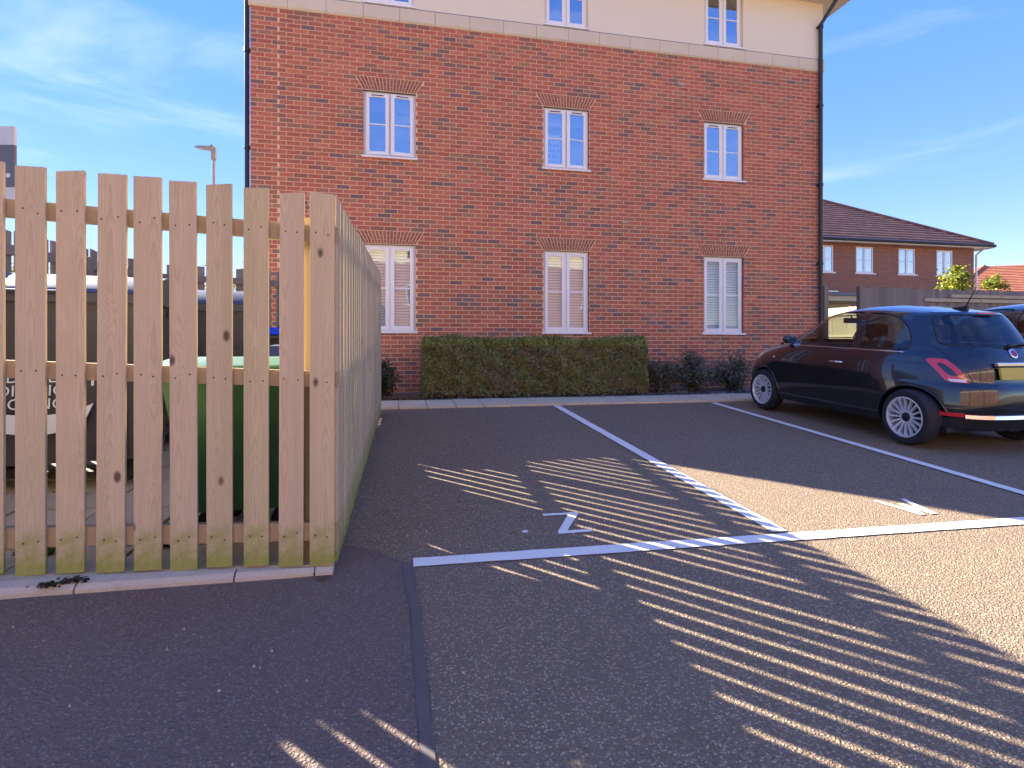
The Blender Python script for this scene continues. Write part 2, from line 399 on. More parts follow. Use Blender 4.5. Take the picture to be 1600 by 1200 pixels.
# ------------------------------------------------------------------ ground
def axis_points(lo, hi, step, far):
    a = list(np.arange(lo, hi + 1e-6, step)); d = step
    p = [a[0]]; q = [a[-1]]
    while q[-1] < far: d *= 1.5; q.append(q[-1] + d); p.append(p[-1] - d)
    return sorted(p[1:]) + a + q[1:]
xs = sorted(set(round(float(x), 4) for x in axis_points(-6.3, 13.7, .2, 900))); ys = sorted(set(round(float(y), 4) for y in axis_points(-6.0, 12.0, .2, 900)))
m = MB(); nx = len(xs)
m.v = [(x, y, H(x, y)) for y in ys for x in xs]
for j in range(len(ys) - 1):
    for i in range(nx - 1): m.f.append((j * nx + i, j * nx + i + 1, (j + 1) * nx + i + 1, (j + 1) * nx + i)); m.c.append((1, 1, 1)); m.mi.append(0)
struct(m, 'ground', 'tarmac_worn')

def sheet(name, poly, dz, mat, step=.2):
    """flat polygon laid over the tarmac, cut on a grid so that it follows the slope"""
    bm = bmesh.new(); f = bm.faces.new([bm.verts.new((x, y, 0)) for x, y in poly])
    x0, x1 = min(p[0] for p in poly), max(p[0] for p in poly); y0, y1 = min(p[1] for p in poly), max(p[1] for p in poly)
    for a in xs:
        if x0 < a < x1: bmesh.ops.bisect_plane(bm, geom=bm.verts[:] + bm.edges[:] + bm.faces[:], plane_co=(a, 0, 0), plane_no=(1, 0, 0))
    for b in ys:
        if y0 < b < y1: bmesh.ops.bisect_plane(bm, geom=bm.verts[:] + bm.edges[:] + bm.faces[:], plane_co=(0, b, 0), plane_no=(0, 1, 0))
    for v in bm.verts: v.co.z = H(v.co.x, v.co.y) + dz
    bmesh.ops.triangulate(bm, faces=bm.faces[:])
    bmesh.ops.recalc_face_normals(bm, faces=bm.faces[:])
    for f in bm.faces:
        if f.normal.z < 0: f.normal_flip()
    me = bpy.data.meshes.new(name); bm.to_mesh(me); bm.free(); me.materials.append(MATS[mat])
    o = link(name, me); o['kind'] = 'structure'; return o
def jag(p, q, n, amp):
    out = []
    for i in range(n):
        t = i / n; d = random.uniform(-amp, amp); L = math.hypot(q[0] - p[0], q[1] - p[1]) + 1e-6
        out.append((p[0] + (q[0] - p[0]) * t - (q[1] - p[1]) / L * d, p[1] + (q[1] - p[1]) * t + (q[0] - p[0]) / L * d))
    return out
# newer, darker tarmac in front of the bin store, with its sealed joint
edge_a = [(-.315, 3.26), (-.104, 3.119), (.05, 2.95), (.06, 2.45), (.066, 1.6), (.06, .4), (.0, -3.8)]
poly = []
for a, b in zip(edge_a[:-1], edge_a[1:]): poly += jag(a, b, 8, .004)
poly += [edge_a[-1], (-6.2, -3.8), (-6.2, 2.55), (-3.2, 2.62)] + [(-1.7, 2.74), (-.315, 2.95)]
sheet('tarmac_patch', poly, .004, 'tarmac_dark')
sl = [(.02, 2.93), (.058, 2.45), (.064, 1.6), (.058, .4), (-.002, -3.8)]; sr = [(.072, 2.93), (.104, 2.45), (.112, 1.6), (.106, .4), (.046, -3.8)]
pl = []
for a, b in zip(sl[:-1], sl[1:]): pl += jag(a, b, 10, .004)
pl += [sl[-1]]; pr = []
for a, b in zip(sr[:-1], sr[1:]): pr += jag(a, b, 10, .005)
pr += [sr[-1]]
sheet('joint_seal', pl + pr[::-1], .0075, 'sealant')
# bay lines and letters
def line(p, q, wd, name='bay_line'):
    L = math.hypot(q[0] - p[0], q[1] - p[1]); nxn, nyn = -(q[1] - p[1]) / L * wd / 2, (q[0] - p[0]) / L * wd / 2; n = max(3, int(L / .09))
    a = jag((p[0] + nxn, p[1] + nyn), (q[0] + nxn, q[1] + nyn), n, .003) + [(q[0] + nxn, q[1] + nyn)]
    b = jag((p[0] - nxn, p[1] - nyn), (q[0] - nxn, q[1] - nyn), n, .003) + [(q[0] - nxn, q[1] - nyn)]
    return a + b[::-1]
sheet('bay_line', line((.085, 2.937), (9.2, 2.69), .105), .0065, 'road_paint')
sheet('bay_line', line((2.325, 7.86), (2.30, 2.955), .105), .009, 'road_paint')
sheet('bay_line', line((4.87, 7.80), (4.66, 2.87), .10), .009, 'road_paint')
sheet('bay_line', line((7.40, 7.80), (7.25, 2.80), .10), .009, 'road_paint')
Z = [(.940, 3.512), (1.180, 3.505), (1.176, 3.468), (1.020, 3.212), (1.172, 3.204), (1.170, 3.168), (.950, 3.166), (.956, 3.200), (1.106, 3.470), (.942, 3.476)]
sheet('painted_letter', Z, .006, 'road_paint')
W = [(3.372, 3.35), (3.410, 3.352), (3.468, 3.13), (3.494, 3.262), (3.530, 3.262), (3.556, 3.13), (3.606, 3.345), (3.645, 3.345), (3.582, 3.045), (3.537, 3.045), (3.511, 3.165), (3.486, 3.045), (3.443, 3.045)]
sheet('painted_letter', W, .006, 'road_paint')

# paved edging strip, each slab of its own
eg = MB(); eg.add([(-3.2, 7.895, .398), (12, 7.895, .398), (12, 8.60, .434), (-3.2, 8.60, .434)], [(0, 1, 2, 3)])
eg_o = struct(eg, 'kerb_edging', 'joint_dirt')
x = -3.18
while x < 11.8:
    wd = random.choice((.40, .40, .41)); b = MB(); dz = random.uniform(-.004, .005); sk = random.uniform(-.004, .004)
    y0, y1 = 7.90 + random.uniform(-.006, .006), 8.59
    b.hexa([(x + .004, y0, H(1, y0) - .05), (x + wd - .004, y0, H(1, y0) - .05), (x + wd - .004 + sk, y1, H(1, y1) - .05), (x + .004 + sk, y1, H(1, y1) - .05),
            (x + .006, y0 + .004, H(1, y0) + .028 + dz), (x + wd - .006, y0 + .004, H(1, y0) + .028 + dz), (x + wd - .006 + sk, y1, H(1, y1) + .024 + dz), (x + .006 + sk, y1, H(1, y1) + .024 + dz)])
    b.build('paving_slab', 'edging', eg_o); x += wd
# planting bed
m = MB(); NB = 120
for j in range(9):
    for i in range(NB + 1):
        X = -3.2 + 12.2 * i / NB; Y = 8.58 + (9.70 - 8.58) * j / 8
        m.v.append((X, Y, .432 + .035 * math.sin(j / 8 * math.pi) + random.uniform(-.012, .016)))
for j in range(8):
    for i in range(NB): m.f.append((j * (NB + 1) + i, j * (NB + 1) + i + 1, (j + 1) * (NB + 1) + i + 1, (j + 1) * (NB + 1) + i)); m.c.append((1, 1, 1)); m.mi.append(0)
struct(m, 'planting_bed', 'mulch', smooth=True)

# bin store floor: flags, then the kerb row in front of the pickets
fl = MB(); fl.add([(-3.1, 2.86, H(-3.1, 2.86) + .018), (-.33, 2.93, H(-.33, 2.93) + .016), (-.25, 7.60, H(-.25, 7.60) + .012), (-3.1, 7.60, H(-3.1, 7.60) + .018)], [(0, 1, 2, 3)])
fl_o = struct(fl, 'bin_store_floor', 'joint_dirt')
y = 2.90; row = 0
while y < 7.7:
    x = -3.08 + (row % 2) * .22
    while x < -.34:
        wd = min(.44, -.31 - x); b = MB(); dz = random.uniform(.036, .048)
        if wd > .08:
            q = [(x + .006, y + .006), (x + wd - .006, y + .006), (x + wd - .006, y + .294), (x + .006, y + .294)]
            b.hexa([(a, c, H(a, c) - .04) for a, c in q] + [(a + (.003 if k in (0, 3) else -.003), c, H(a, c) + dz) for k, (a, c) in enumerate(q)])
            b.build('flagstone', 'paving', fl_o)
        x += .44
    y += .30; row += 1
kb = MB(); kb.add([(-3.2, 2.70, H(-3.2, 2.7) + .006), (-.32, 2.86, H(-.32, 2.86) + .006), (-.32, 2.96, H(-.32, 2.96) + .006), (-3.2, 2.90, H(-3.2, 2.9) + .006)], [(0, 1, 2, 3)])
kb_o = struct(kb, 'kerb', 'joint_dirt')
def kerb_front(x): return 2.745 + (x + 1.75) * .085 if x > -1.75 else 2.745 + (x + 1.75) * .05
x = -3.2
for wd in (.58, .61, .61, .64, .36, .09):
    x2 = x + wd; b = MB(); g = .004
    pts = []
    for (X, in_) in ((x + g, 0), (x2 - g, 0)):
        yf = kerb_front(X); yb = yf + .078
        pts.append([(X, yf, H(X, yf) - .05), (X, yf, H(X, yf) + .022), (X, yf + .022, H(X, yf) + .040), (X, yb, H(X, yb) + .046), (X, yb, H(X, yb) - .05)])
    n = 5; b.add(pts[0] + pts[1], [(0, 1, 2, 3, 4), (9, 8, 7, 6, 5)] + [(i, i + n, (i + 1) % n + n, (i + 1) % n) for i in range(n)])
    b.build('kerb_stone', 'kerb_stone', kb_o)
    b = MB(); q = [(X + d_ , Y) for X, d_, Y in ((x + .07, g, kerb_front(x) + .083), (x2 + .07, -g, kerb_front(x2) + .083), (x2 + .10, -g, 2.897), (x + .10, g, 2.897))]; q = [(min(a_, -.315), c_) for a_, c_ in q]
    if q[1][0] - q[0][0] > .03: b.hexa([(a_, c_, H(a_, c_) - .04) for a_, c_ in q] + [(a_, c_, H(a_, c_) + .042 + .004 * (k > 1)) for k, (a_, c_) in enumerate(q)]); b.build('paving_slab', 'paving', kb_o)
    x = x2

# ------------------------------------------------------------------ picket fences of the bin store
PK = {}
def picket_meshes(wd, th, ht):
    key = (wd, th, ht)
    if key not in PK:
        PK[key] = []
        for k in range(5):
            b = MB(); a, c = random.uniform(-.004, .004), random.uniform(-.006, .006); w2 = wd + random.uniform(-.004, .004)
            b.chbox(-w2 / 2, w2 / 2, -th / 2, th / 2, 0, ht, .0025)
            for i, v in enumerate(b.v):
                if v[2] > ht / 2: b.v[i] = (v[0] + a * .4, v[1], v[2] + c + (v[0] / wd) * .006 * (k - 2))
            PK[key].append(b.mesh('picket', 'picket_wood'))
    return PK[key]
def fence_run(name, label, p0, p1, zb0, zb1, ht, outward, centres, wd=.117, th=.018, mat='picket_wood', nails=True, brace=None, posts=()):
    """p0 -> p1 in plan, zb: height of the picket foot at both ends, outward = +1: pickets on the right hand side of p0->p1"""
    d = Vector((p1[0] - p0[0], p1[1] - p0[1], 0)); L = d.length; ang = math.atan2(d.y, d.x)
    root = thing(name, label, 'fence', (p0[0], p0[1], zb0), ang, 'bin store fence runs')
    slope = (zb1 - zb0) / L; s = -outward
    mesh = picket_meshes(wd, th, ht)
    for u in centres:
        me = random.choice(mesh); o = bpy.data.objects.new('picket', me); COL.objects.link(o); o.parent = root
        o.location = (u, s * (th / 2 + .0) * 1.0, slope * u + random.uniform(-.006, .006)); o.rotation_euler = (0, R(random.uniform(-.22, .22)), math.pi if random.random() < .5 and outward < 0 else 0)
        if mat != 'picket_wood': o.material_slots[0].link = 'OBJECT'; o.material_slots[0].material = MATS[mat]
    yo = s * -.001
    for (za, zt) in ((.115, .205), (.885, .965), (1.615, 1.695)):
        b = MB(); y0, y1 = sorted((-s * .001, -s * .041))
        b.hexa([(0, y0, za), (L, y0, za + slope * L), (L, y1, za + slope * L), (0, y1, za), (0, y0, zt), (L, y0, zt + slope * L), (L, y1, zt + slope * L), (0, y1, zt)])
        b.build('rail', 'rail_wood' if mat == 'picket_wood' else mat, root, local=True)
    for u in posts:
        b = MB(); y0, y1 = sorted((-s * .044, -s * .139)); b.chbox(u - .047, u + .047, y0, y1, -.14 + slope * u, ht - .11 + slope * u, .006)
        b.build('post', 'rail_wood' if mat == 'picket_wood' else mat, root, local=True)
    if nails:
        b = MB()
        for u in centres:
            for z in (.15, .92, 1.65):
                for q in (-.03, .028):
                    X, Zz = u + q + random.uniform(-.006, .006), z + slope * u + random.uniform(-.015, .015); Y = s * (th + .0015)
                    b.prism([(math.cos(a) * .0042, math.sin(a) * .0042) for a in (0, 1.05, 2.1, 3.14, 4.2, 5.2)], lambda p, q_: (X + p, Y, Zz + q_), lambda p, q_: (X + p, Y - s * .004, Zz + q_))
        b.build('nail_heads', 'nail', root, local=True)['kind'] = 'stuff'
    if brace:
        (u0, z0), (u1, z1) = brace; b = MB(); y0, y1 = sorted((-s * .044, -s * .075))
        b.hexa([(u0, y0, z0), (u1, y0, z1), (u1, y1, z1), (u0, y1, z0), (u0, y0, z0 + .09), (u1, y0, z1 + .09), (u1, y1, z1 + .09), (u0, y1, z0 + .09)])
        b.build('brace', mat, root, local=True)
    return root
FX0, FX1 = -3.06, -.293
front_c = [a - FX0 for a in (-1.624, -1.466, -1.303, -1.147, -.993, -.837, -.672, -.512, -.366)]
while front_c[0] > .2: front_c.insert(0, front_c[0] - .160)
fence_run('picket_fence', 'front run of brown pickets, green at the foot, standing on the concrete kerb', (FX0, 2.895), (FX1, 2.895), .3256, .197, 1.853, 1, front_c, posts=(.06, 2.767 - .12))
SL = math.hypot(-.2 + .293, 7.62 - 2.915)
fence_run('picket_fence', 'long run of brown pickets along the bay painted with the letter Z', (-.313, 2.915), (-.222, 7.62), .197, .405, 1.85, 1, [.045 + .157 * i for i in range(30)], wd=.114, th=.018, nails=False, posts=(1.6, 3.1, SL - .06))
bc = [.1 + .16 * i for i in range(17)]
fence_run('picket_fence', 'weathered rear run of pickets with a diagonal brace behind the bins', (-3.02, 7.60), (-.36, 7.60), .50, .405, 1.82, -1, bc, wd=.112, mat='grey_wood', nails=False, posts=(.07, 1.35), brace=((1.45, .22), (2.5, .86)))
fence_run('picket_fence', 'weathered side run of pickets behind the large grey bins', (-3.06, 2.95), (-3.03, 7.55), .32, .50, 1.82, -1, [.08 + .16 * i for i in range(28)], wd=.112, mat='grey_wood', nails=False, posts=(.07, 1.6, 3.1))

# loose grit on the tarmac
gr = MB()
for i in range(170):
    x_, y_ = random.uniform(-2.2, 4.5), random.uniform(1.3, 7.6)
    if x_ < -.2 and y_ > 2.6: y_ = random.uniform(1.3, 2.6)
    r_ = random.uniform(.003, .008); z_ = H(x_, y_) + .006; a_ = random.uniform(0, 3)
    gr.add([(x_ + r_ * math.cos(a_ + k * 1.57) * random.uniform(.6, 1.2), y_ + r_ * math.sin(a_ + k * 1.57), z_ - .004) for k in range(4)] + [(x_, y_, z_ + r_ * .9)], [(0, 1, 4), (1, 2, 4), (2, 3, 4), (3, 0, 4)])
tag(gr.build('grit', 'kerb_stone', fix=False), 'pale loose grit scattered over the tarmac', 'grit', kind='stuff')

# ------------------------------------------------------------------ the flats
YB = 9.66; BX0, BX1 = -2.346, 8.506; Z0, ZSTR, ZREN, ZSOF = .38, 6.86, 7.115, 8.27
bld = thing('apartment_building', 'three storey red brick block of flats with cream upper storey and white windows', 'building', (BX0, YB, Z0))
WIN = []   # x0, x1, z0, z1, kind
for k, xc in enumerate((-.117, 3.052, 6.268)):
    WIN.append((xc - .44, xc + .44, 1.535, 3.035, 'ground', k)); WIN.append((xc - .44, xc + .44, 4.535, 5.66, 'first', k)); WIN.append((xc - .415, xc + .415, 7.16, 8.262, 'second', k))
ARCH_H, ARCH_S = .225, .13
# mortar backing with openings
def wall_grid(mb, x0, x1, z0, z1, y, holes):
    gx = sorted({x0, x1, *[h[0] for h in holes], *[h[1] for h in holes]}); gz = sorted({z0, z1, *[h[2] for h in holes], *[h[3] for h in holes]})
    gx = [a for a in gx if x0 <= a <= x1]; gz = [a for a in gz if z0 <= a <= z1]
    for a, b in zip(gx[:-1], gx[1:]):
        for c, d in zip(gz[:-1], gz[1:]):
            if not any(h[0] - 1e-6 <= a and b <= h[1] + 1e-6 and h[2] - 1e-6 <= c and d <= h[3] + 1e-6 for h in holes):
                mb.add([(a, y, c), (b, y, c), (b, y, d), (a, y, d)], [(0, 1, 2, 3)])
m = MB(); wall_grid(m, BX0 + .004, BX1 - .004, Z0, ZSTR + .02, YB + .005, [w_[:4] for w_ in WIN if w_[4] != 'second'])
m.build('mortar_bed', 'mortar', bld, fix=False)
m = MB(); wall_grid(m, BX0 - .012, BX1 + .012, ZREN - .004, ZSOF + .1, YB - .004, [w_[:4] for w_ in WIN if w_[4] == 'second'])
m.build('rendered_wall', 'render_cream', bld, fix=False)
m = MB()   # side and rear walls
D = 8.2
m.add([(BX0, YB + .05, Z0), (BX0, YB + D, Z0), (BX0, YB + D, ZSTR + .05), (BX0, YB + .05, ZSTR + .05)], [(0, 1, 2, 3)])
m.add([(BX1, YB + .05, Z0), (BX1, YB + D, Z0), (BX1, YB + D, ZSTR + .05), (BX1, YB + .05, ZSTR + .05)], [(3, 2, 1, 0)])
m.add([(BX0, YB + D, Z0), (BX1, YB + D, Z0), (BX1, YB + D, ZSOF + .1), (BX0, YB + D, ZSOF + .1)], [(0, 1, 2, 3)])
m.build('side_wall', 'far_brick', bld, fix=False)
m = MB()
m.add([(BX0 - .012, YB - .004, ZREN), (BX0 - .012, YB + D, ZREN), (BX0 - .012, YB + D, ZSOF + .1), (BX0 - .012, YB - .004, ZSOF + .1)], [(0, 1, 2, 3)])
m.add([(BX1 + .012, YB - .004, ZREN), (BX1 + .012, YB + D, ZREN), (BX1 + .012, YB + D, ZSOF + .1), (BX1 + .012, YB - .004, ZSOF + .1)], [(3, 2, 1, 0)])
m.build('rendered_side_wall', 'render_cream', bld, fix=False)
# bricks
REDS = [(.56, .145, .070), (.61, .165, .078), (.53, .135, .068), (.59, .17, .085), (.51, .145, .075), (.63, .185, .088)]
BROWN = [(.38, .165, .085), (.42, .195, .10), (.34, .145, .08)]
BLUE = [(.23, .13, .105), (.27, .135, .10), (.18, .12, .11), (.32, .13, .085)]
def brick_col(z):
    r = random.random(); k = .17 if z < 4.2 else .10
    return random.choice(BLUE) if r < k else random.choice(BROWN) if r < k + .13 else random.choice(REDS)
def vary(c, a=.12):
    f = random.uniform(1 - a, 1 + a); return (c[0] * f, c[1] * f * random.uniform(.93, 1.07), c[2] * f)
bricks = []   # (x0b, x1b, x0t, x1t, z0, z1)
CH, BW, J = .075, .225, .0132
nc = int((ZSTR - Z0) / CH)
for r_ in range(nc + 1):
    z0 = ZSTR - (r_ + 1) * CH + J; z1 = z0 + CH - J
    if z0 < Z0: break
    holes = []
    for (a, b, c, d, kind, k) in WIN:
        if kind == 'second': continue
        if z1 > c + .02 and z0 < d - .001: holes.append((a, b, a, b))
        elif z0 >= d - .04 and z1 <= d + ARCH_H + .03:
            f0, f1 = max(0, (z0 - d) / ARCH_H) * ARCH_S, min(1, (z1 - d) / ARCH_H) * ARCH_S
            holes.append((a - f0 - .008, b + f0 + .008, a - f1 - .008, b + f1 + .008))
    x = BX0 - (BW / 2 if r_ % 2 else 0)
    while x < BX1:
        a, b = max(x, BX0), min(x + BW - J, BX1); x += BW
        # movement joints near both ends of the wall
        if b - a < .03: continue
        segs = [(a, b, a, b)]
        for jx in (-1.93, 8.06):
            ns = []
            for sgm in segs:
                if sgm[0] < jx - .006 and sgm[1] > jx + .006: ns += [(sgm[0], jx - .0035, sgm[2], jx - .0035), (jx + .0035, sgm[1], jx + .0035, sgm[3])]
                else: ns.append(sgm)
            segs = [q for q in ns if q[1] - q[0] > .02]
        for h in holes:
            ns = []
            for sgm in segs:
                hb0, hb1, ht0, ht1 = h
                if max(sgm[1], sgm[3]) <= min(hb0, ht0) or min(sgm[0], sgm[2]) >= max(hb1, ht1): ns.append(sgm); continue
                l = (sgm[0], min(sgm[1], hb0), sgm[2], min(sgm[3], ht0)); rr = (max(sgm[0], hb1), sgm[1], max(sgm[2], ht1), sgm[3])
                for q in (l, rr):
                    if q[1] - q[0] > .018 and q[3] - q[2] > .012: ns.append(q)
            segs = ns
        for q in segs: bricks.append((*q, z0, z1))
def brick_hexa(b, q, cx=0, cz=0, y0=YB, e=0.):
    a, c, a2, c2, z0, z1 = q
    b.hexa([(a - cx, y0 + e, z0 - cz), (c - cx, y0 + e, z0 - cz), (c - cx, y0 + .04, z0 - cz), (a - cx, y0 + .04, z0 - cz),
            (a2 - cx, y0 + e, z1 - cz), (c2 - cx, y0 + e, z1 - cz), (c2 - cx, y0 + .04, z1 - cz), (a2 - cx, y0 + .04, z1 - cz)])
full = []
for i, q in enumerate(bricks):
    if abs(q[1] - q[0] - (BW - J)) < .002 and q[0] == q[2] and q[1] == q[3]:
        px, py, zz = proj((q[0] + q[1]) / 2, YB, (q[4] + q[5]) / 2)
        if 660 < px < 1590 and 120 < py < 500: full.append((zz, i))
full.sort(); single = {i for _, i in full[:300]}
variants = []
for c in REDS * 2 + BROWN + BLUE:
    b = MB(); b.col = vary(c, .06); brick_hexa(b, (-(BW - J) / 2, (BW - J) / 2, -(BW - J) / 2, (BW - J) / 2, 0, CH - J), y0=0); variants.append((c, b.mesh('brick', 'brick')))
rest = MB()
for i, q in enumerate(bricks):
    c = brick_col(q[4])
    if i in single:
        me = random.choice([v_ for k_, v_ in variants if k_ == c])
        o = bpy.data.objects.new('brick', me); COL.objects.link(o); o.parent = bld
        o.location = ((q[0] + q[1]) / 2 - BX0, random.uniform(-.0015, .0015), q[4] - Z0)
    else:
        rest.col = vary(c); brick_hexa(rest, q, e=random.uniform(-.0015, .0015))
rest.build('brickwork', 'brick', bld, fix=False)['kind'] = 'stuff'
# brick arches
for (a, b_, c, d, kind, k) in WIN:
    if kind == 'second': continue
    ar = MB(); N = 18; d0 = d + .012
    for i in range(N):
        def X(u, t): return (a - ARCH_S * t) + (b_ - a + 2 * ARCH_S * t) * u
        g = .0060 / (b_ - a); u0, u1 = i / N + g, (i + 1) / N - g
        cuts = [(0, .30), (.335, 1)] if i % 2 else [(0, .64), (.675, 1)]
        for (t0, t1) in cuts:
            ar.col = vary(random.choice([(.36, .12, .06), (.40, .14, .07), (.33, .10, .055)]), .1)
            z0, z1 = d0 + (ARCH_H - .012) * t0, d0 + (ARCH_H - .012) * t1
            brick_hexa(ar, (X(u0, t0), X(u1, t0), X(u0, t1), X(u1, t1), z0, z1), e=random.uniform(-.001, .001))
    ar.build('brick_arch', 'brick', bld, fix=False)
    ln = MB(); ln.box(a + .001, b_ - .001, YB + .012, YB + .06, d - .004, d + .010); ln.build('lintel', 'lead_grey', bld)
# string course
n = 18; sw = (BX1 - BX0 + .06) / n
for i in range(n):
    x0, x1 = BX0 - .03 + sw * i + .003, BX0 - .03 + sw * (i + 1) - .003; b = MB()
    prof = [(YB + .04, ZSTR + .004), (YB - .008, ZSTR + .004), (YB - .030, ZSTR + .035), (YB - .030, ZREN - .012), (YB - .004, ZREN + .002), (YB + .04, ZREN + .002)]
    k = len(prof); b.add([(x0, *p) for p in prof] + [(x1, *p) for p in prof], [tuple(range(k)), tuple(range(k, 2 * k))[::-1]] + [(j, j + k, (j + 1) % k + k, (j + 1) % k) for j in range(k)])
    b.build('stone_block', 'cast_stone', bld)
b = MB(); b.box(BX0 - .02, BX1 + .02, YB - .02, YB + .03, ZREN - .003, ZREN + .006); b.build('flashing', 'lead_grey', bld)
# windows
def window(parent, x0, x1, z0, z1, y, kind, k, fname='window'):
    """two-light casement set back in its opening; y is the wall face"""
    yf = y + .065
    fr = MB(); t_ = .052; xm = (x0 + x1) / 2
    fr.box(x0, x1, yf - .002, yf + .06, z1 - t_, z1); fr.box(x0, x1, yf - .002, yf + .06, z0, z0 + t_)
    fr.box(x0, x0 + t_, yf, yf + .06, z0 + t_, z1 - t_); fr.box(x1 - t_, x1, yf, yf + .06, z0 + t_, z1 - t_); fr.box(xm - .028, xm + .028, yf, yf + .06, z0 + t_, z1 - t_)
    W_ = fr.build(fname, 'upvc', parent)
    rv = MB()   # brick or rendered reveals
    rv.box(x0 - .012, x0 - .0005, y + .010, yf + .07, z0, z1); rv.box(x1 + .0005, x1 + .012, y + .010, yf + .07, z0, z1); rv.col = (.27, .10, .06)
    rv.c = [(.27, .10, .06)] * len(rv.f); rv.build('reveal', 'brick' if kind != 'second' else 'render_cream', W_)
    sl_ = MB(); sl_.chbox(x0 - .03 + (.0 if kind != 'second' else .005), x1 + .03, y - .035, yf + .02, z0 - .028, z0 + .004, .004); sl_.build('sill', 'upvc', W_)
    for s_, (a, b_) in enumerate(((x0 + t_, xm - .028), (xm + .028, x1 - t_))):
        cs = MB(); ct = .058; yo = yf - .016
        open_ = (kind == 'first' and k in (0, 1)); hinge = a if s_ == 0 else b_
        ang = 0.0
        if kind == 'first' and k == 0: ang = (-.035 if s_ == 0 else .10)
        if kind == 'first' and k == 1: ang = (-.03 if s_ == 0 else .045)
        a0, b0, c0, d0 = a - .012, b_ + .012, z0 + t_ - .012, z1 - t_ + .012
        def place(mb):
            if ang:
                ca, sa = math.cos(ang), math.sin(ang)
                mb.v = [(hinge + (p[0] - hinge) * ca - (p[1] - yo) * sa, yo + (p[0] - hinge) * sa + (p[1] - yo) * ca, p[2]) for p in mb.v]
            return mb
        cs.box(a0, b0, yo - .012, yo + .018, d0 - ct, d0); cs.box(a0, b0, yo - .012, yo + .018, c0, c0 + ct)
        cs.box(a0, a0 + ct, yo - .011, yo + .018, c0 + ct, d0 - ct); cs.box(b0 - ct, b0, yo - .011, yo + .018, c0 + ct, d0 - ct)
        place(cs).build('casement', 'upvc', W_)
        pn = MB(); pn.box(a0 + ct - .003, b0 - ct + .003, yo + .001, yo + .005, c0 + ct - .003, d0 - ct + .003)
        place(pn).build('pane', 'blind_glass' if kind == 'ground' else 'window_glass', W_)
        gb = MB(); zm = (c0 + d0) / 2; gb.box(a0 + ct - .001, b0 - ct + .001, yo - .006, yo + .012, zm - .010, zm + .010); place(gb).build('glazing_bar', 'upvc', W_)
        vt = MB(); vt.chbox(a0 + .09, b0 - .09, yo - .022, yo - .010, d0 - .036, d0 - .020, .003); place(vt).build('trickle_vent', 'upvc' if kind == 'ground' else 'bin_grey', W_)
    if kind == 'ground':
        bl = MB(); z = z0 + .06
        while z < z1 - .07:
            ya_, yb_ = yf + .070, yf + .092
            bl.hexa([(x0 + .05, ya_, z), (x1 - .05, ya_, z), (x1 - .05, yb_, z + .046), (x0 + .05, yb_, z + .046), (x0 + .05, ya_ + .002, z), (x1 - .05, ya_ + .002, z), (x1 - .05, yb_ + .002, z + .046), (x0 + .05, yb_ + .002, z + .046)]); z += .0505
        bl.box(x0 + .16, x0 + .162, yf + .067, yf + .069, z0 + .06, z1 - .06); bl.box(x0 + .05, x1 - .05, yf + .066, yf + .10, z1 - .085, z1 - .055)
        bl.build('slatted_blind', 'blind', W_)
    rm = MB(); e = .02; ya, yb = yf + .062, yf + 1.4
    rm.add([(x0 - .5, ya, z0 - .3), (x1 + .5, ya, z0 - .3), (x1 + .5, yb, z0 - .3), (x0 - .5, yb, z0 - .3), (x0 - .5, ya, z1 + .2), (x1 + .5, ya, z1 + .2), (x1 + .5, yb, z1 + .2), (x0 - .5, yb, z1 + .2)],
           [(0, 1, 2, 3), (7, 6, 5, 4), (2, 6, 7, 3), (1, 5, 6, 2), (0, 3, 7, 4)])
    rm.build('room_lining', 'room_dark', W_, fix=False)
    if kind == 'first' and k in (0, 1):
        rb = MB(); rb.box(x0 + .04, x1 - .04, yf + .075, yf + .085, z1 - .30, z1 - .05); rb.build('roller_blind', 'curtain', W_)
    if kind == 'first' and k == 1:
        sh = MB(); sh.box(x0 + .11, x0 + .36, yf + .07, yf + .073, z0 + .10, z0 + .66); S_ = sh.build('wall_chart', 'paper', W_)
        ik = MB()
        for r_ in range(5):
            for c_ in range(3):
                u, v_ = x0 + .135 + c_ * .075, z0 + .135 + r_ * .105
                ik.box(u, u + random.uniform(.03, .055), yf + .066, yf + .069, v_, v_ + random.uniform(.03, .06))
        ik.build('printed_marks', 'ink', W_)
    if kind == 'first':
        ob = MB(); ob.box(x0 + .10, x0 + .20, yf + .09, yf + .14, z0 + .06, z0 + .075); ob.box(x0 + .27, x0 + .38, yf + .09, yf + .14, z0 + .11, z0 + .125); ob.lathe([(0, z0 + .05), (.03, z0 + .05), (.035, z0 + .12), (0, z0 + .16)], 10, 'z', (x1 - .25, yf + .12, 0)); ob.build('sill_ornament', 'print_white', W_)
    if kind == 'second' and k == 1:
        cu = MB(); nn = 30
        for i in range(nn):
            u0, u1 = x0 + .05 + .34 * i / nn, x0 + .05 + .34 * (i + 1) / nn; w0, w1 = yf + .11 + .018 * math.sin(i * 1.3), yf + .11 + .018 * math.sin((i + 1) * 1.3)
            cu.add([(u0, w0, z0 + .03), (u1, w1, z0 + .03), (u1, w1, z1), (u0, w0, z1)], [(0, 1, 2, 3)])
        cu.build('curtain', 'curtain', W_, smooth=True, fix=False)
    return W_
for (a, b_, c, d, kind, k) in WIN: window(bld, a, b_, c, d, YB, kind, k)
